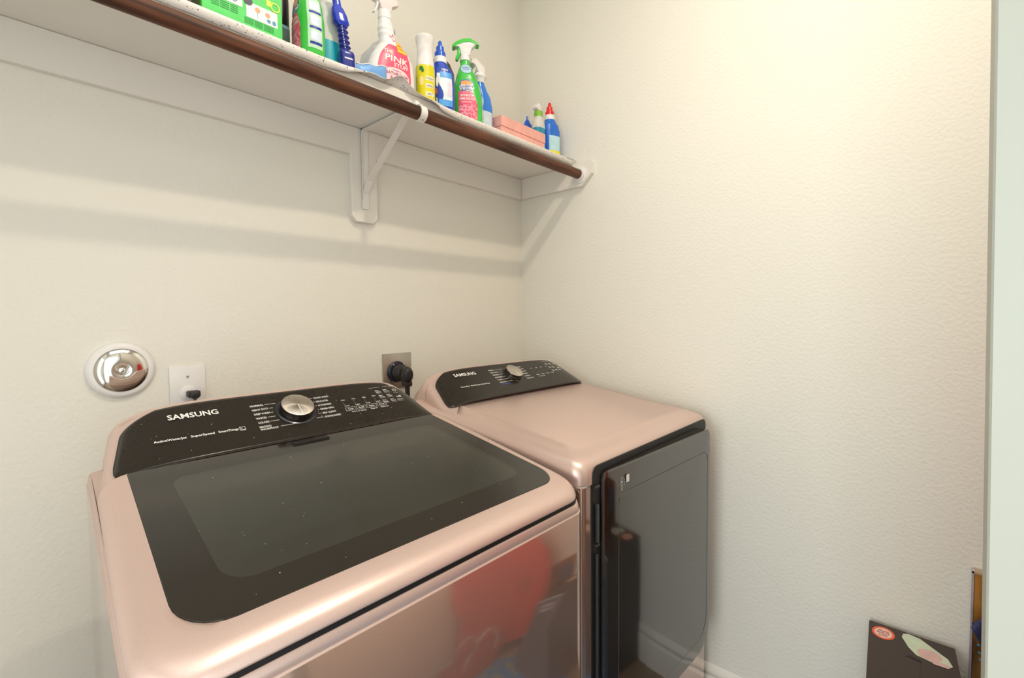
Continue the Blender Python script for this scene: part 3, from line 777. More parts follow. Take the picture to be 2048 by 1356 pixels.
# ------------------------------------------------------------------ bottles on the shelf
class Shape:
    """superelliptic bottle skin: rows of (z, a, b, cx)"""
    def __init__(s, rows, n=2.6): s.r = rows; s.n = n
    def at(s, z):
        R = s.r
        z = min(max(z, R[0][0]), R[-1][0])
        for i in range(len(R)-1):
            if z <= R[i+1][0]:
                t = (z-R[i][0])/(R[i+1][0]-R[i][0]); t2 = t*t*(3-2*t)
                tt = t2*.5+t*.5
                return [R[i][k]*(1-tt)+R[i+1][k]*tt for k in (1, 2, 3)]
        return R[-1][1:]
    def pt(s, th, z, off=0.):
        a, b, cx = s.at(z)
        r = 1/((abs(cos(th))/a)**s.n+(abs(sin(th))/b)**s.n)**(1/s.n)+off
        return Vector((cx+r*cos(th), r*sin(th), z))
    def front(s, x, z, off=.0004):     # x sideways from the middle of the front face
        a, b, cx = s.at(z)
        return s.pt(-pi/2+math.atan(x/b), z, off)
    def side(s, x, z, off=.0004):      # the +x side face
        a, b, cx = s.at(z)
        return s.pt(math.atan(x/a), z, off)
    def body(s, mb, z0=None, z1=None, nz=40, nt=40, mi=0, off=0., caps=True, extra=()):
        z0 = s.r[0][0] if z0 is None else z0; z1 = s.r[-1][0] if z1 is None else z1
        zs = sorted(set([z0+(z1-z0)*i/nz for i in range(nz+1)]+[r[0] for r in s.r if z0 < r[0] < z1]))
        mb.loft([[s.pt(2*pi*i/nt, z, off) for i in range(nt)] for z in zs], caps, caps, mi); return mb
    def patch(s, mb, face, z0, z1, lo, hi, nz=18, nx=14, mi=0, off=.0003):
        rows = []
        for k in range(nz+1):
            z = z0+(z1-z0)*k/nz; a = lo(z) if callable(lo) else lo; b = hi(z) if callable(hi) else hi
            rows.append([face(a+(b-a)*i/nx, z, off) for i in range(nx+1)])
        mb.grid(rows, mi); return mb
    def disc(s, mb, face, x, z, rx, rz, mi=0, off=.0005, n=24):
        for k in range(n//2):
            pass
        rows = []
        for r in (0.001, .35, .7, 1.):
            rows.append([face(x+rx*r*cos(2*pi*i/n), z+rz*r*sin(2*pi*i/n), off) for i in range(n+1)])
        mb.grid(rows, mi); return mb
def btext(mb, face, txt, x, z, h, bold=.02, align='CENTER', width=None, off=.0007, slant=0, rot=0, mi=0):
    put_text(mb, lambda u, v, l=0: face(u, v, off), txt, x, z, h, bold, align, width, mi, None, slant, rot)
ZT = ZS1+.0014
def sprayer(root, z, head, trig, nozzle=None, cap=None, sc=1., col=None, y=.011, parts=True):
    hd = MB().prism([(x*sc, z+h*sc) for x, h in head], -y*sc, y*sc, bev=.003*sc).build('spray_head', col or WPLAS, root)
    return hd
G_ = pmat('bright_green', (0.04, 0.56, 0.04), .28)
G2 = pmat('leaf_green', (0.05, 0.52, 0.06), .25)
PKL = pmat('label_pink', (0.84, 0.085, 0.17), .35)
PK2 = pmat('floral_pink', (0.86, 0.25, 0.34), .35)
add_mottle(PK2, 160, (0.86, 0.30, 0.38), (0.72, 0.05, 0.14), .42, .58)
NAVY = pmat('navy_blue', (0.012, 0.03, 0.33), .25)
BLUE = pmat('cleaner_blue', (0.015, 0.11, 0.62), .22)
WLAB = pmat('white_label', (0.84, 0.83, 0.82), .4)
LBL = pmat('pale_blue_label', (0.45, 0.62, 0.80), .4)

# -- tall curved trigger bottle with a floral front label (two of these)
def floral_spray(loc, rz, label, zz):
    r = thing('spray_bottle', (loc[0], loc[1], ZT), label, 'spray bottle', rz)
    sh = Shape([(0, .040, .026, 0), (.004, .045, .030, 0), (.030, .046, .031, 0), (.080, .045, .030, 0), (.115, .040, .027, -.002), (.145, .031, .023, -.004), (.170, .021, .018, -.006), (.184, .0145, .0145, -.007), (.196, .0135, .0135, -.007)], 2.5)
    bd = sh.body(MB(), nz=50).build('bottle', G2, r)
    # front label: pink lower field, white band, logo
    lb = MB()
    sh.patch(lb, sh.front, .006, .098, lambda z: -.036+.004*(z > .09), lambda z: .030-.020*max(0, (z-.05)/.048)**2, off=.0004)
    lbo = lb.build('front_label', PK2, r); lbo['label'] = 'pink floral label'
    g = MB()
    sh.patch(g, sh.front, .058, .092, lambda z: -.034, lambda z: .024-.02*max(0, (z-.06)/.034)**2, off=.0008, nx=10, nz=10)
    g.build('title_field', PKL, lbo)
    g = MB(); sh.disc(g, sh.front, -.004, .120, .022, .012, off=.0010); g.build('badge', BLUE, lbo)
    g = MB(); sh.disc(g, sh.front, -.004, .1215, .018, .0075, off=.0013); g.build('orange_arc', pmat('label_orange', (.9, .33, .06), .4), lbo)
    g = MB(); sh.disc(g, sh.front, -.004, .108, .0235, .0115, off=.0013); g.build('name_plate', WLAB, lbo)
    tn = Print()
    btext(tn, sh.front, 'Scrubbing', -.004, .1075, .0085, .02, width=.040, off=.0018, slant=.15, rot=.10)
    btext(tn, sh.front, 'Bubbles', -.004, .0980, .0085, .02, width=.032, off=.0018, slant=.15, rot=.10)
    tn.build('navy_lettering', NAVY, lbo)
    tw = Print()
    btext(tw, sh.front, 'BATHROOM', -.005, .0800, .0072, .02, width=.040, off=.0014)
    btext(tw, sh.front, 'GRIME FIGHTER', -.005, .0700, .0072, .02, width=.050, off=.0014)
    btext(tw, sh.front, 'DISINFECTANT', -.006, .0620, .0035, .01, width=.032, off=.0014)
    for q in range(3): sh.patch(tw, sh.front, .050-.010*q, .0508-.010*q, -.030, .008-.003*q, nz=1, off=.0008)
    btext(tw, sh.front, 'FOAMING', .008, .136, .0035, .01, width=.018, off=.0008)
    tw.build('white_lettering', PRINT, lbo)
    nk = MB(); sh.disc(nk, sh.front, 0, .1665, .0170, .0140, off=.0012); nko = nk.build('neck_badge', LBL, r)
    nk = Print(); btext(nk, sh.front, 'POWERFUL', 0, .1690, .0032, .01, width=.020, off=.0018); btext(nk, sh.front, 'CLEAN', 0, .1635, .0032, .01, width=.016, off=.0018); nk.build('lettering', NAVY, nko)
    # side label: pictures and blue bars on a pale strip
    sl = MB(); sh.patch(sl, sh.side, .014, .128, lambda z: -.019+.06*max(0, z-.10), .015, off=.0005)
    slo = sl.build('side_label', pmat('pale_green_label', (.50, .74, .50), .4), r)
    for q in range(3):
        z = .022+.034*q
        g = MB(); sh.patch(g, sh.side, z+.008, z+.028, -.012, .011, nz=6, nx=6, off=.0009); g.build('picture', pmat('picture_white_blue', (.66, .74, .86), .4), slo)
        g = MB(); sh.patch(g, sh.side, z, z+.0055, -.014, .013, nz=2, nx=6, off=.0009); g.build('caption_bar', NAVY, slo)
    tw = Print(); btext(tw, sh.side, 'KILLS', 0, .134, .005, .015, width=.016, off=.0010); btext(tw, sh.side, 'GERMS', .001, .1275, .004, .015, width=.016, off=.0010); tw.build('lettering', PRINT, slo)
    MB().lathe([(0, .196), (.0155, .196), (.0155, .202), (.014, .212), (0, .212)], (-.007, 0, 0), n=28).build('collar', WPLAS, r)
    z0 = .212
    hd = [(-.020, z0), (.008, z0), (.010, z0+.012), (.014, z0+.022), (.024, z0+.032), (.030, z0+.037), (.010, z0+.042), (-.012, z0+.040), (-.035, z0+.030), (-.040, z0+.024), (-.026, z0+.024), (-.021, z0+.012)]
    MB().prism(hd, -.011, .011, bev=.003).build('spray_head', WPLAS, r)
    shd = [(-.044, z0+.020), (-.046, z0+.026), (-.036, z0+.036), (-.014, z0+.047), (.008, z0+.050), (.030, z0+.040), (.036, z0+.032), (.030, z0+.033), (.010, z0+.041), (-.012, z0+.038), (-.032, z0+.028), (-.038, z0+.022)]
    MB().prism(shd, -.0125, .0125, bev=.002).build('head_shell', G_, r)
    tr = [(-.030, z0+.026), (-.021, z0+.028), (-.019, z0+.014), (-.022, z0+.0), (-.028, z0-.014), (-.034, z0-.016), (-.036, z0-.010), (-.031, z0+.004), (-.030, z0+.016)]
    MB().prism(tr, -.007, .007, bev=.002).build('trigger', G_, r)
    return r
floral_spray((-.494, -.212), radians(-38), 'green spray bottle with pink floral front label and white head, beside the pink box', 0)
floral_spray((-.997, -.222), radians(-95), 'green curved bottle turned to its picture side label, beside the green carton', 0)

# -- pink cleaning foam
r = thing('spray_bottle', (-.768, -.208, ZT), 'white and pink foam spray bottle with big white lettering on a pink label', 'spray bottle', radians(-6))
r.scale = (1.10, 1.0, 1.0)
sh = Shape([(0, .056, .027, 0), (.004, .061, .030, 0), (.060, .061, .030, 0), (.092, .055, .029, .003), (.115, .043, .026, .004), (.132, .028, .022, 0), (.147, .021, .019, -.006), (.150, .0195, .018, -.008), (.157, .0205, .019, -.009), (.164, .0185, .017, -.010), (.171, .0195, .018, -.011), (.180, .0165, .016, -.012), (.196, .015, .015, -.013)], 2.5)
sh.body(MB(), nz=56).build('bottle', WPLAS, r)
g = MB(); sh.patch(g, sh.front, .003, .127, lambda z: -.056+.040*max(0, (z-.070)/.057)**2.2, lambda z: .050-.012*max(0, (z-.05)/.07), nz=26, off=.0004)
lo_ = g.build('front_label', PKL, r); lo_['label'] = 'pink label'
g = MB(); sh.disc(g, sh.front, .002, .046, .037, .021, off=.0008); g.build('white_oval', pmat('oval_pinkwhite', (.88, .68, .68), .4), lo_)
g = MB(); sh.patch(g, sh.front, .112, .138, lambda z: .002+.004*(z-.112)/.026, lambda z: .030-.010*(z-.112)/.026, off=.0009); yo = g.build('yellow_flash', pmat('flash_yellow', (.92, .58, .02), .4), r)
g = Print(); btext(g, sh.front, 'MIRACLE', .015, .128, .0042, .015, width=.016, off=.0014); btext(g, sh.front, 'CLEANING', .016, .120, .0042, .015, width=.018, off=.0014); g.build('lettering', pmat('flash_red', (.7, .10, .03), .4), yo)
tw = Print()
btext(tw, sh.front, 'THE', -.022, .1000, .0115, .012, width=.028, off=.0010)
btext(tw, sh.front, 'PINK', -.0005, .0820, .0160, .018, width=.062, off=.0010)
btext(tw, sh.front, 'STUFF', .013, .0700, .0100, .012, width=.040, off=.0010)
tw.build('white_lettering', PRINT, lo_)
tw = Print(); btext(tw, sh.front, 'THE MIRACLE', .002, .0585, .003, .01, width=.024, off=.0014); btext(tw, sh.front, 'BATHROOM', .002, .0465, .0085, .010, width=.058, off=.0014); btext(tw, sh.front, 'FOAM', .002, .0350, .0085, .010, width=.034, off=.0014)
tw.build('magenta_lettering', pmat('magenta_print', (.48, .03, .15), .4), lo_)
g = MB()
for k in range(5):      # star
    a0 = pi/2+k*2*pi/5
    for s_ in (-1, 1):
        p = (.0105*cos(a0), .0105*sin(a0)); q = (.0045*cos(a0+s_*pi/5), .0045*sin(a0+s_*pi/5))
        d = Vector((q[0]-p[0], q[1]-p[1])).normalized(); nn_ = Vector((-d.y, d.x))*.0006
        g.add([sh.front(.006+p[0]+nn_.x, .146+p[1]+nn_.y, .0007), sh.front(.006+p[0]-nn_.x, .146+p[1]-nn_.y, .0007), sh.front(.006+q[0]-nn_.x, .146+q[1]-nn_.y, .0007), sh.front(.006+q[0]+nn_.x, .146+q[1]+nn_.y, .0007)], [(0, 1, 2, 3)])
g.build('star_print', pmat('star_red', (.62, .06, .12), .4), r)
PW = pmat('pinkish_white', (.84, .74, .73), .3)
MB().lathe([(0, .196), (.0165, .196), (.0170, .204), (.0150, .218), (0, .218)], (-.013, 0, 0), n=28).build('collar', WPLAS, r)
z0 = .218
MB().prism([(-.026, z0), (.000, z0), (.004, z0+.014), (.020, z0+.024), (.018, z0+.034), (-.010, z0+.040), (-.045, z0+.034), (-.050, z0+.022), (-.034, z0+.018), (-.028, z0+.010)], -.011, .011, bev=.003).build('spray_head', PW, r)
MB().prism([(-.034, z0+.020), (-.028, z0+.020), (-.032, z0), (-.040, z0-.014), (-.044, z0-.014), (-.037, z0+.002)], -.006, .006, bev=.0015).build('trigger', WPLAS, r)
MB().lathe([(0, -.050), (.008, -.050), (.009, -.060), (0, -.060)], (0, 0, z0+.028), 'x', 16).build('nozzle', pmat('nozzle_pink', (.84, .5, .55), .3), r)

# -- large white jug behind the pink bottle
r = thing('bleach_jug', (-.712, -.105, ZT), 'large pale white jug with blue band standing behind the pink labelled spray bottle', 'jug', 0)
sh = Shape([(0, .078, .040, 0), (.005, .084, .044, 0), (.108, .084, .044, 0), (.145, .074, .040, 0), (.185, .048, .032, .004), (.208, .024, .024, .006), (.222, .020, .020, .006)], 2.4)
sh.body(MB(), nz=40).build('body', pmat('jug_grey_white', (.66, .68, .70), .35), r)
g = MB(); sh.patch(g, sh.front, .020, .118, lambda z: -.081, .081, nx=40, off=.0004); lo_ = g.build('label', pmat('jug_label', (.62, .72, .80), .4), r)
g = MB(); sh.patch(g, sh.front, .098, .118, lambda z: -.081, lambda z: .081, nx=40, nz=6, off=.0008); sh.patch(g, sh.front, .020, .032, lambda z: -.081, .081, nx=40, nz=3, off=.0008); g.build('blue_band', NAVY, lo_)
MB().lathe([(0, .222), (.022, .222), (.022, .240), (.020, .243), (0, .243)], (.006, 0, 0), n=28).build('cap', NAVY, r)

# -- pale blue soft pack lying in front
pk = []
for k in range(15):
    u = -1+2*k/14
    row = []
    for j in range(17):
        v = -1+2*j/16
        th = (max(0, 1-abs(u)**3)*max(0, 1-abs(v)**3))**.5
        row.append((u, v, th))
    pk.append(row)
r = thing('wipes_pack', (-.845, -.238, ZT), 'light blue soft wipes pack lying against the pink labelled bottle', 'wipes pack')
def pkpt(u, v, th, s):
    x = .042*u; z = .024+.0225*v+.010*u+.002*sin(u*7+v*3)
    return (x, s*.009*th-.002*u, max(z, .0006))
m1 = MB().grid([[pkpt(u, v, th, -1) for u, v, th in row] for row in pk]).grid([[pkpt(u, v, th, 1) for u, v, th in row] for row in pk])
m1.build('pouch', pmat('pack_blue', (.16, .38, .74), .35), r)
m1 = MB().tube([(.042*u, -.0015-.002*u, .0475+.010*u+.002*sin(u*7+3)) for u in [-1+i/8 for i in range(17)]], .0013, 8)
m1.build('top_seam', WLAB, r)

# -- yellow air freshener
r = thing('air_freshener', (-.656, -.212, ZT), 'slim white and yellow air freshener bottle with waisted neck', 'air freshener')
sh = Shape([(0, .023, .023, 0), (.004, .0262, .0262, 0), (.112, .0262, .0262, 0), (.120, .0255, .0255, 0), (.150, .0215, .0215, 0), (.172, .0225, .0225, 0), (.197, .0265, .0265, 0), (.201, .0255, .0255, 0)], 2.)
sh.body(MB(), nz=48).build('bottle', pmat('freshener_white', (.80, .76, .74), .3), r)
g = MB(); sh.body(g, .006, .1165, nz=20, off=.0005, caps=False); lo_ = g.build('yellow_sleeve', pmat('sleeve_yellow', (.72, .64, .005), .3), r)
fr_ = lambda x, z, off=.0004: sh.pt(radians(-118)+x/.0262, z, off)
g = MB()
for z, w_ in ((.074, .020), (.054, .018), (.032, .020)):
    sh.patch(g, fr_, z, z+.011, -w_*.2, w_, nz=3, off=.0008)
g.build('white_panels', WLAB, lo_)
g = Print()
btext(g, fr_, 'FRESH', .008, .0765, .006, .015, width=.020, off=.0013); btext(g, fr_, 'LEMON', .007, .0565, .006, .015, width=.018, off=.0013); btext(g, fr_, 'MIST', .008, .0345, .006, .015, width=.016, off=.0013)
g.build('lettering', pmat('olive_print', (.35, .33, .02), .4), lo_)
g = MB(); sh.disc(g, fr_, -.016, .106, .006, .006, off=.0009); sh.disc(g, fr_, -.012, .100, .004, .006, off=.0009); g.build('leaf_print', pmat('leaf_dark', (.03, .2, .03), .4), lo_)
g = MB(); sh.disc(g, fr_, -.015, .072, .006, .013, off=.0009); g.build('flower_print', pmat('flower_cream', (.86, .72, .30), .4), lo_)
g = MB(); sh.patch(g, fr_, .010, .034, -.026, -.014, nz=5, nx=5, off=.0009); g.build('corner_print', NAVY, lo_)

# -- blue angled-neck cleaner with white wave label
def toilet_cleaner(loc, rz, label, capcol, bodycol, hgt=1., wave=True):
    r = thing('cleaner_bottle', (loc[0], loc[1], ZT), label, 'cleaner bottle', rz)
    k = hgt
    sh = Shape([(0, .031, .022, 0), (.004, .0345, .025, 0), (.075*k, .0355, .026, 0), (.105*k, .0345, .025, -.001), (.125*k, .031, .024, -.003), (.138*k, .022, .020, -.005), (.146*k, .019, .018, -.006)], 2.4)
    sh.body(MB(), nz=44).build('bottle', bodycol, r)
    MB().lathe([(0, .146*k), (.0195, .146*k), (.0195, .150*k), (.0175, .163*k), (0, .163*k)], (-.006, 0, 0), n=28).build('neck_band', WLAB, r)
    MB().lathe([(0, .163*k), (.0165, .163*k), (.0160, .176*k), (.0118, .180*k), (.0112, .192*k), (.0065, .196*k), (.0055, .206*k), (.003, .209*k), (0, .209*k)], (-.006, 0, 0), n=28).build('nozzle_cap', capcol, r)
    return r, sh
r, sh = toilet_cleaner((-.590, -.208), radians(-30), 'tall blue squeeze bottle with white wave label and blue pointed cap', BLUE, pmat('deep_blue_body', (.012, .06, .45), .2), 1.05)
g = MB(); sh.patch(g, sh.front, .038, .118, lambda z: -.012+.010*sin((z-.03)*60), lambda z: .030, nz=24, off=.0005); lo_ = g.build('wave_label', pmat('wave_white', (.72, .80, .86), .35), r)
g = MB(); sh.patch(g, sh.front, .026, .044, -.016, .030, nz=5, off=.0009); g.build('blue_fade', pmat('sky_blue_fade', (.08, .36, .80), .35), lo_)
g = MB(); sh.patch(g, sh.front, .106, .122, -.010, .029, nz=4, off=.0009); g.build('blue_fade', pmat('sky_blue_fade', (.08, .36, .80), .35), lo_)
g = MB(); sh.patch(g, sh.front, .056, .096, .010, .026, nz=10, off=.0010); g.build('info_oval', pmat('info_lilac', (.74, .66, .76), .4), lo_)
g = MB(); sh.disc(g, sh.front, -.022, .092, .0045, .014, off=.0009); sh.disc(g, sh.front, -.024, .034, .0045, .014, off=.0009); g.build('splash_print', WLAB, lo_)
g = MB(); sh.disc(g, sh.front, -.026, .066, .005, .009, off=.0009); g.build('red_print', pmat('label_red', (.62, .10, .04), .4), lo_)
g = Print()
for q in range(3): btext(g, sh.front, ('GEL', 'TOILET', 'BOWL')[q], -.026, .048-.010*q, .006, .015, width=.013, off=.0012)
g.build('lettering', pmat('label_olive', (.10, .10, .02), .4), lo_)
g = Print(); btext(g, sh.front, 'POWER', .006, .1255, .0050, .015, width=.020, off=.0012); g.build('white_lettering', PRINT, lo_)

# -- dark brown bottle behind
r = thing('brown_bottle', (-.505, -.100, ZT), 'dark brown rounded bottle half hidden behind the blue squeeze bottle', 'bottle')
sh = Shape([(0, .046, .028, 0), (.004, .050, .031, 0), (.17, .050, .031, 0), (.20, .047, .030, 0), (.225, .034, .024, 0), (.235, .020, .018, 0)], 2.4)
sh.body(MB()).build('body', pmat('bottle_brown', (.045, .025, .012), .2), r)
MB().lathe([(0, .235), (.017, .235), (.017, .244), (.015, .246), (0, .246)], n=24).build('cap', pmat('cap_brown', (.03, .018, .01), .3), r)

# -- white-headed blue spray behind the green one
r = thing('spray_bottle', (-.411, -.196, ZT), 'blue spray bottle with white head and grey picture label, left of the pink box', 'spray bottle', 0)
sh = Shape([(0, .026, .022, 0), (.004, .0290, .025, 0), (.085, .0290, .025, 0), (.115, .026, .022, -.002), (.145, .018, .016, -.012), (.160, .0135, .0135, -.016)], 2.6)
sh.body(MB()).build('bottle', pmat('sky_blue_body', (.02, .20, .72), .2), r)
g = MB(); sh.patch(g, sh.front, .006, .070, -.026, .030, nx=20, off=.0005); lo_ = g.build('label', pmat('label_ice', (.60, .70, .78), .4), r)
g = MB()
for q in range(3): sh.patch(g, sh.front, .028+.015*q, .040+.015*q, .016, .025, nz=2, nx=4, off=.0009)
g.build('icon_boxes', NAVY, lo_)
g = MB()
for q in range(3): sh.patch(g, sh.front, .030+.015*q, .038+.015*q, .018, .023, nz=2, nx=3, off=.0012)
g.build('icons', WLAB, lo_)
MB().lathe([(0, .160), (.0155, .160), (.0165, .170), (.022, .178), (.020, .186), (.012, .193), (0, .193)], (-.016, 0, 0), n=14).build('collar', WPLAS, r)
MB().prism([(-.030, .190), (-.004, .190), (.002, .202), (-.004, .214), (-.040, .228), (-.056, .222), (-.058, .208), (-.044, .206), (-.038, .200)], -.011, .011, bev=.003).build('spray_head', WPLAS, r)
MB().prism([(-.040, .206), (-.035, .204), (-.038, .190), (-.046, .178), (-.050, .180), (-.043, .192)], -.006, .006, bev=.0015).build('trigger', WPLAS, r)

# -- pink box with lid
PB = pmat('box_pink', (.86, .42, .36), .45)
po = (-.2605, -.205, ZT)
r = thing('gift_box', po, 'low pink lidded cardboard box near the right end of the shelf', 'box')
MB().box((-.1135, -.0345, .0), (.1135, .0345, .034), bev=.001).build('box_base', PB, r, (0, 0, 0), False)
MB().box((-.1150, -.0365, .0345), (.1150, .0365, .067), bev=.001).build('lid', PB, r, (0, 0, 0), False)
MB().box((-.112, -.033, .034), (.112, .033, .0348)).build('gap_shadow_strip', pmat('gap_shadow_tone', (.12, .04, .03), .7), r, (0, 0, 0), False)  # dark strip paints the shadow line between lid and base

# -- clear spray with green collar
CLR = mat('clear_plastic', (.78, .78, .76), .08, trans=.75, ior=1.2)
add_mottle(CLR, 30, (.76, .76, .74), (.80, .80, .78))
r = thing('spray_bottle', (-.120, -.190, ZT), 'clear spray bottle with green collar and teal liquid behind the pink box', 'spray bottle', radians(5))
sh = Shape([(0, .025, .020, 0), (.003, .028, .022, 0), (.112, .028, .022, 0), (.128, .025, .020, 0), (.142, .017, .016, 0), (.148, .015, .015, 0)], 2.3)
sh.body(MB(), .104, .148, nz=20).build('bottle', pmat('clear_upper', (.66, .64, .60), .15), r)
sh.body(MB(), 0, .1038, nz=24).build('teal_liquid', pmat('teal_liquid', (.02, .28, .44), .12), r)
g = MB(); sh.patch(g, sh.front, .004, .085, -.020, .026, nx=12, off=.0006); g.build('label', pmat('label_blue', (.02, .24, .62), .35), r)
LG_ = pmat('lime_green', (.20, .50, .03), .3)
MB().lathe([(0, .148), (.016, .148), (.016, .166), (.014, .168), (0, .168)], n=28).build('collar', LG_, r)
MB().prism([(-.012, .168), (.012, .168), (.010, .182), (-.002, .194), (-.014, .192), (-.026, .180), (-.024, .174)], -.010, .010, bev=.002).build('spray_head', WPLAS, r)
MB().tube([(.022, 0, .184), (.023, 0, .174), (.014, 0, .168), (.016, 0, .155), (.022, 0, .140)], [.0012, .0012, .002, .003, .003], 8).build('trigger', LG_, r)

# -- red capped bottle in the corner, small blue dropper behind
r, sh = toilet_cleaner((-.057, -.200), radians(-20), 'blue bottle with red pointed cap at the right end of the shelf', pmat('cap_red', (.75, .012, .01), .25), pmat('blue_body', (.02, .16, .66), .2), 1.03)
g = MB(); sh.patch(g, sh.front, .030, .088, -.026, .034, nx=16, off=.0005); lo_ = g.build('label', pmat('label_pale_cyan', (.50, .76, .82), .4), r)
g = MB(); sh.patch(g, sh.front, .002, .034, -.028, .035, nx=16, nz=6, off=.0008); g.build('yellow_band', pmat('band_yellow', (.86, .78, .02), .35), lo_)
r = thing('dropper_bottle', (-.098, -.118, ZT), 'small blue dropper bottle tip peeking out behind the pink box', 'bottle', radians(-8))
sh = Shape([(0, .020, .018, 0), (.004, .023, .020, 0), (.11, .023, .020, 0), (.128, .017, .015, 0), (.140, .010, .010, 0)], 2.3)
sh.body(MB()).build('body', pmat('white_body', (.7, .72, .74), .3), r)
MB().lathe([(0, .128), (.021, .128), (.019, .142), (.011, .152), (.009, .160), (.004, .165), (.003, .178), (0, .178)], n=24).build('cap', BLUE, r)

# -- dark blue brush bottle with screw-ribbed neck
r = thing('squeeze_bottle', (-.893, -.207, ZT), 'narrow dark blue bottle with a twisted ribbed neck leaning left', 'bottle', radians(-12))
NB = pmat('brush_blue', (.012, .02, .26), .16)
rows_ = [(0, .0165, .014, 0), (.003, .0185, .016, 0), (.062, .0180, .0155, -.002), (.068, .0165, .014, -.003)]
sh = Shape(rows_, 4.5)
sh.body(MB(), nz=16).build('base_block', NB, r)
nb = MB(); lo = []
for i in range(90):
    t = i/89; z = .066+.062*t
    rr = .0125+.0016*sin(2*pi*t*5.2)-.001*t
    lo.append([(-.004-.008*t+rr*(1+.10*sin(a+2*pi*t*5.2))*cos(a), rr*sin(a), z+.0016*sin(a)) for a in [2*pi*j/24 for j in range(24)]])
nb.loft(lo).build('ribbed_neck', NB, r)
sh2 = Shape([(.127, .012, .011, -.012), (.135, .019, .013, -.013), (.152, .018, .012, -.017), (.164, .015, .010, -.020), (.174, .0095, .008, -.022), (.205, .0080, .0075, -.026)], 3)
sh2.body(MB(), nz=24).build('grip', pmat('grip_blue', (.012, .04, .50), .12), r)
g = MB(); sh.patch(g, sh.front, .047, .0505, -.009, .010, nz=1, off=.0008); g.build('white_mark', WLAB, r)
g = MB()
for q in range(9): sh2.disc(g, lambda x, z, off=.0: (-.008-.010*(z-.068)/.07+x, -.0150, z), .0, .073+.006*q, .0008, .0018, n=8)
g.build('print_dots', WLAB, r)

# -- turquoise and white bottle
r = thing('shampoo_bottle', (-.914, -.157, ZT), 'white bottle with a turquoise lower band, between green bottle and dark blue bottle', 'bottle')
sh = Shape([(0, .030, .024, 0), (.004, .034, .028, 0), (.13, .034, .028, 0), (.17, .030, .025, 0), (.20, .018, .017, 0), (.21, .016, .016, 0)], 2.3)
sh.body(MB()).build('body', pmat('milky_white', (.78, .78, .72), .15), r)
g = MB(); sh.body(g, .052, .096, nz=8, off=.0005, caps=False); lo_ = g.build('turquoise_band', pmat('turquoise', (.015, .46, .60), .3), r)
g = MB(); sh.body(g, .004, .0515, nz=6, off=.0005, caps=False); g.build('pale_turquoise_band', pmat('pale_turquoise', (.14, .62, .68), .3), r)
MB().lathe([(0, .21), (.018, .21), (.018, .235), (0, .235)], n=24).build('cap', WPLAS, r)

# -- grey-labelled dark bottle behind the carton
r = thing('dark_bottle', (-1.030, -.150, ZT), 'dark bottle with a grey label squeezed between carton and green bottle', 'bottle')
sh = Shape([(0, .018, .018, 0), (.004, .020, .020, 0), (.15, .020, .020, 0), (.18, .018, .018, 0), (.19, .012, .012, 0)], 2.3)
sh.body(MB()).build('body', pmat('plum_black', (.03, .012, .02), .2), r)
g = MB(); sh.body(g, .006, .085, nz=8, off=.0005, caps=False); lo_ = g.build('grey_label', pmat('label_grey', (.24, .27, .27), .45), r)
g = MB(); sh.body(g, .085, .092, nz=2, off=.0007, caps=False); g.build('pale_rim', LBL, r)
MB().lathe([(0, .19), (.014, .19), (.014, .21), (0, .21)], n=20).build('cap', NAVY, r)

# -- green carton with pictures and small print
GC = pmat('carton_green', (.055, .62, .10), .4)
r = thing('detergent_carton', (-1.139, -.192, ZT), 'bright green cardboard carton with two white picture panels', 'carton', 0)
MB().box((-.0765, -.047, 0), (.0765, .047, .150), bev=.0012).build('carton', GC, r, (0, 0, 0), False)
FC = Flat((0, -.047, .020), (1, 0, 0), (0, 0, 1), .0005)
g = MB(); put_rect(g, FC, -.056, .030, -.003, .075); lo_ = g.build('picture_panel', WLAB, r, (0, 0, 0), False)
t_ = MB()
put_ring(t_, FC, -.040, .045, .005, .0062, 16, lift=.0009, a0=pi, a1=2*pi, sy=1.3); put_ring(t_, FC, -.018, .043, .005, .0062, 16, lift=.0009, a0=pi, a1=2*pi, sy=1.3); t_.build('pictogram', NAVY, lo_, (0, 0, 0), False)
g = MB(); put_rect(g, FC, .004, .016, .066, .047); lo2 = g.build('picture_panel', WLAB, r, (0, 0, 0), False)
t_ = MB(); put_ring(t_, FC, .026, .037, 0, .0055, 14, lift=.0009); put_ring(t_, FC, .046, .035, 0, .0050, 14, lift=.0009); t_.build('orange_pictogram', pmat('picto_orange', (.82, .36, .16), .4), lo2, (0, 0, 0), False)
t_ = MB(); put_ring(t_, FC, .048, .024, 0, .0040, 14, lift=.0009); put_ring(t_, FC, .059, .024, 0, .0040, 14, lift=.0009, sy=1.2); put_rect(t_, FC, .0255, .020, .0262, .032, lift=.0009); t_.build('blue_pictogram', pmat('picto_blue', (.08, .30, .50), .4), lo2, (0, 0, 0), False)
g = MB(); put_ring(g, FC, .008, .048, 0, .0085, 20, lift=.0012); bo_ = g.build('round_badge', pmat('badge_dark', (.02, .02, .06), .4), lo2, (0, 0, 0), False)
g = MB()
for q in range(4):
    for u0, u1 in ((-.060, -.046), (-.044, -.028), (-.026, -.012)): put_rect(g, FC, u0, .0250-.0040*q, u1, .0266-.0040*q)
for q in range(4):
    for u0, u1 in ((.000, .018), (.020, .036), (.038, .058)): put_rect(g, FC, u0, .0125-.0032*q, u1, .0138-.0032*q)
g.build('small_print', pmat('dark_green_print', (.01, .26, .05), .5), r, (0, 0, 0), False)
g = MB(); put_ring(g, FC, .062, .058, .007, .010, 20, lift=.0009); put_rect(g, FC, .044, .055, .054, .068); g.build('yellow_drawing', pmat('picto_yellow', (.62, .78, .05), .4), r, (0, 0, 0), False)
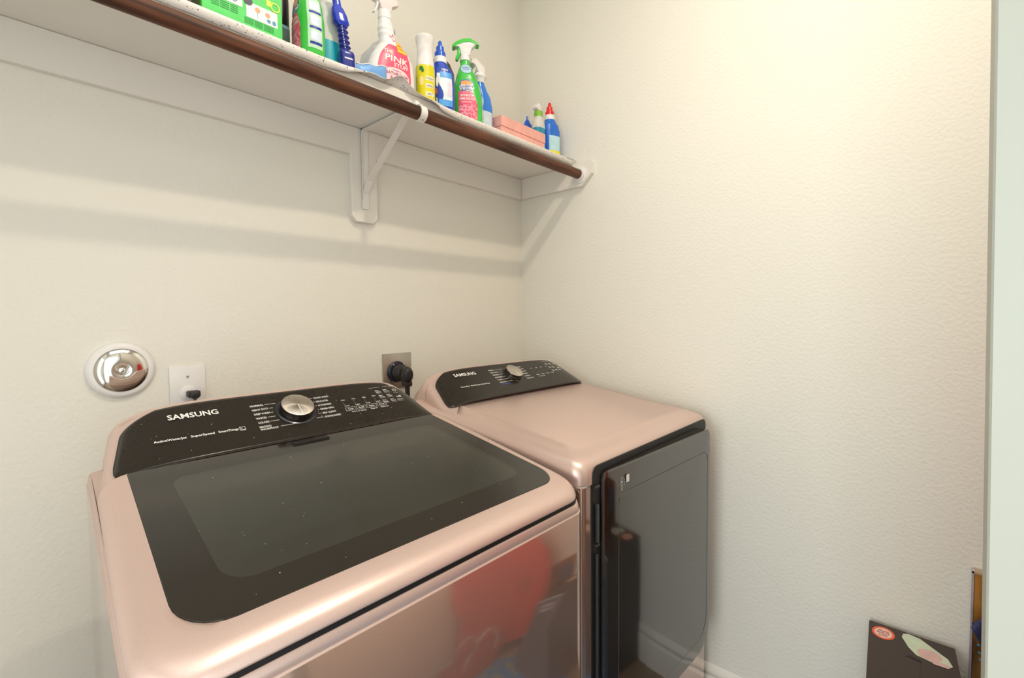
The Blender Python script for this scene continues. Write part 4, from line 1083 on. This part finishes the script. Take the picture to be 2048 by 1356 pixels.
g = MB().box((-.0775, -.044, .0), (-.0767, .044, .150)).build('side_panel', pmat('carton_side', (.10, .26, .01), .4), r, (0, 0, 0), False)

# -- orange carton
r = thing('orange_carton', (-1.292, -.190, ZT), 'orange red carton at the left end of the visible shelf', 'carton', 0)
MB().box((-.055, -.045, 0), (.055, .045, .11), bev=.0012).build('carton', pmat('carton_orange', (.90, .10, .02), .4), r, (0, 0, 0), False)
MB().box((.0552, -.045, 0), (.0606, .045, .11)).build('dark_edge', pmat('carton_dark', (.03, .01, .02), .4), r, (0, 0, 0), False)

# ------------------------------------------------------------------ floor things by the right wall
zb = .455
A = Vector((-.0175, -1.189)); Bp = Vector((-.0195, -1.352)); Cc = Vector((-.285, -1.372)); Dd = Vector((-.290, -1.2085))
BXM = pmat('box_brown_print', (.038, .021, .017), .42)
BXS = pmat('box_side_grey', (.11, .105, .115), .42)
bo3 = (-.15, -1.28, 0)
r = thing('product_box', bo3, 'tall dark brown carton with orange round sticker standing against the right wall', 'box')
bl = [A, Bp, Cc, Dd]
MB().loft([[(p.x, p.y, z) for p in bl] for z in (0.001, zb)], True, False).build('carton', BXS, r, bo3, False)
tb = MB().loft([[(p.x, p.y, zb+.0002) for p in bl], [(p.x, p.y, zb+.0018) for p in bl]], True, True)
TO = tb.build('top_flaps', BXM, r, bo3, False)
FB = Flat((-.0185, -1.19, zb+.0018), (0, -1, 0), (1, 0, 0), .0004)     # u runs along the wall toward the camera side, v toward wall
g = MB(); put_ring(g, FB, .031, -.040, .0175, .0225, 32, sy=1.25); SO = g.build('sticker_ring', pmat('sticker_orange', (.85, .12, .03), .4), TO, bo3, False)
g = MB(); put_ring(g, FB, .031, -.040, 0, .0176, 32, sy=1.25); g.build('sticker_face', pmat('sticker_pinkish', (.84, .60, .52), .4), TO, bo3, False)
FBt = Flat((-.0185, -1.19, zb+.0018), (0, -1, 0), (1, 0, 0), .0009)
g = Print()
for q, s in enumerate(('Auto', 'SHUT', 'OFF')): put_text(g, FBt, s, .031, -.034-.011*q, .0075, .02, align='CENTER')
g.build('sticker_lettering', pmat('sticker_red', (.45, .06, .04), .4), TO, bo3, False)
def opoly(mb, F, pts, lift):
    mb.add([F(u, v, lift) for u, v in pts], [tuple(range(len(pts)))])
g = MB(); opoly(g, FB, [(.068, -.012), (.078, -.004), (.10, -.010), (.150, -.060), (.158, -.085), (.145, -.098), (.120, -.095), (.095, -.088), (.080, -.065), (.066, -.028)], .0005)
po_ = g.build('product_picture', pmat('picture_mint', (.60, .70, .52), .4), TO, bo3, False)
g = MB(); put_ring(g, FB, .118, -.070, 0, .022, 24, lift=.0009); opoly(g, FB, [(.122, -.092), (.140, -.085), (.157, -.088), (.150, -.100), (.125, -.101)], .0009)
g.build('steam_head_picture', pmat('picture_rose', (.68, .44, .42), .4), po_, bo3, False)
g = MB(); opoly(g, FB, [(.076, -.108), (.083, -.098), (.103, -.103), (.107, -.112), (.100, -.112), (.084, -.106)], .0006)
g.build('handle_slot', DARK, TO, bo3, False)
g = MB(); put_rect(g, FB, .1035, -.245, .1043, -.112, lift=.0006); g.build('flap_seam', DARK, TO, bo3, False)
FS = Flat((0, -1.2095+.0004, 0), (-1, 0, 0), (0, 0, 1), .0006)
g = MB(); put_ring(g, lambda u, v, l=0: Vector((-.0175-(.2725)*u/.2725, -1.1885-.0195*u/.2725+.0006, v)), .036, .395, .018, .020, 24, sy=1.3); g.build('round_logo', BXM, r, bo3, False)
CS = lambda u, v, l=0: Vector((-.2905-.0004+.005*u/.1635, -1.2085-u, v))
g = Print(); put_text(g, CS, 'GARMENT', .03, .40, .018, .01, width=.10); put_text(g, CS, 'STEAMER', .03, .37, .018, .01, width=.10); g.build('side_lettering', WLAB, r, bo3, False)
# rim line on the near-left edge of the top
g = MB().box((-.291, -1.2095, zb-.003), (-.2895, -1.370, zb+.002)).build('pale_rim', WLAB, r, bo3, False)

# bronze framed panel leaning by the right wall, beyond the door edge
BZ = mat('bronze_mirror', (.30, .13, .04), .22, metal=.55)
add_mottle(BZ, 14, (.12, .045, .012), (.66, .30, .06), .38, .62, 3, (1, 1, .35))
bo4 = (-.02, -1.50, 0)
r = thing('bronze_panel', bo4, 'narrow polished bronze panel with pale metal rim between box and open door', 'metal panel')
MB().box((-.018, -1.381, .05), (-.004, -1.62, .648), bev=.001).build('panel', BZ, r, bo4, False)
RIM = pmat('rim_pale', (.62, .55, .60), .25, metal=.6)
MB().box((-.0215, -1.3765, .05), (-.0025, -1.3808, .655), bev=.0006).build('side_rim', RIM, r, bo4, False)
MB().box((-.0215, -1.3765, .6485), (-.0025, -1.62, .6545), bev=.0006).build('top_rim', pmat('rim_tan', (.50, .38, .26), .35, metal=.4), r, bo4, False)
for q, (yy, z) in enumerate(((-1.391, .485), (-1.400, .480), (-1.393, .468), (-1.395, .452))):
    MB().lathe([(0, 0), (.0028, 0), (.0024, .003), (0, .004)], (-.022, yy, z), 'x', 10).build('stud', CHROME, r, bo4)
# navy cloth hanging off its edge
NC = pmat('navy_cloth', (.035, .045, .13), .8)
r = thing('navy_cloth', (-.05, -1.42, .50), 'navy blue cloth corner hanging in front of the bronze panel beside the door', 'cloth')
rows = []
for j in range(9):
    v = j/8; row = []
    for i in range(13):
        u = i/12
        y = -1.378-.07*u; zt = .546+.075*u
        zb_ = .540-.055*min(1, u*3)
        z = zt+(zb_-zt)*v
        row.append((-.045-.012*sin(u*9+v*2)-.01*v, y, z))
    rows.append(row)
cm = MB().grid(rows).build('drape', NC, r, (-.05, -1.42, .50))
cm.modifiers.new('t', 'SOLIDIFY').thickness = .004

# red clothes hanging on the right wall behind the door (seen mirrored in the machines)
r = thing('red_coat', (-.12, -1.84, .12), 'red coat hanging on the right wall behind the open door', 'coat')
RD = pmat('coat_red', (.78, .05, .03), .8)
lo = []
for z, a, b in ((.12, .20, .085), (.40, .21, .09), (.80, .20, .085), (1.10, .18, .08), (1.28, .15, .06), (1.34, .06, .04)):
    lo.append([(-.125+b*(1+.14*sin(9*t+z*3))*cos(t), -1.84+1.75*a*math.copysign(abs(sin(t))**.6, sin(t))*(1+.02*sin(11*t)), z) for t in [2*pi*i/48 for i in range(48)]])
MB().loft(lo).build('body', RD, r, (-.12, -1.84, .12))
for sgn in (-1, 1):
    MB().tube([(-.125, -1.84+sgn*.16, 1.28), (-.15, -1.84+sgn*.24, 1.15), (-.18, -1.84+sgn*.26, .90), (-.18, -1.84+sgn*.26, .68)], [.05, .055, .05, .042], 16).build('sleeve', RD, r, (-.12, -1.84, .12))
MB().tube([(-.125, -1.84, 1.33), (-.11, -1.84, 1.39), (-.06, -1.84, 1.41), (-.002, -1.84, 1.41)], .004, 8).build('hanger_hook', CHROME, r, (-.12, -1.84, .12))
# red tote with white handles on the floor
tb3 = (-.40, -1.66, 0)
r = thing('tote_bag', tb3, 'red tote bag with white handles on the floor in front of the coat', 'bag')
TR = pmat('tote_red', (.66, .06, .035), .6)
MB().loft([[(x*k-.40, y*k2-1.66, z) for x, y in ((-.13, -.09), (.13, -.09), (.13, .09), (-.13, .09))] for z, k, k2 in ((.001, .9, .9), (.02, 1, 1), (.30, 1.08, .85))], True, False).build('bag', TR, r, tb3, False)
for y in (-1.741, -1.579):
    MB().tube([(-.49, y, .20), (-.48, y, .30), (-.44, y, .42), (-.40, y, .46), (-.36, y, .42), (-.32, y, .30), (-.31, y, .20)], .008, 10, flat=.5).build('handle', WLAB, r, tb3)
# blue floor mat with yellow-green dots
MT = mat('mat_blue', (.01, .19, .50), .7)
def dots(m):
    N, L, b = nodes(m)
    v = N.new('ShaderNodeTexVoronoi'); v.inputs['Scale'].default_value = 16; v.inputs['Randomness'].default_value = .55
    v.voronoi_dimensions = '2D'
    L.new(coords(m), v.inputs['Vector'])
    lt = N.new('ShaderNodeMath'); lt.operation = 'LESS_THAN'; lt.inputs[1].default_value = .27
    L.new(v.outputs['Distance'], lt.inputs[0])
    mx = N.new('ShaderNodeMix'); mx.data_type = 'RGBA'; mx.inputs[6].default_value = (.01, .21, .56, 1); mx.inputs[7].default_value = (.24, .32, .03, 1)
    L.new(lt.outputs[0], mx.inputs[0]); L.new(mx.outputs[2], b.inputs['Base Color'])
dots(MT)
ml = quadloop([(-1.06, -2.05), (-.30, -2.05), (-.16, -.99), (-1.06, -.99)], [.03]*4, 4)
o = MB().loft([[(p.x, p.y, .0006) for p in ml], [(p.x, p.y, .008) for p in ml]]).build('floor_mat', MT, smooth=False)
tag(o, 'bright blue floor mat with yellow green dots in front of the machines', 'mat')
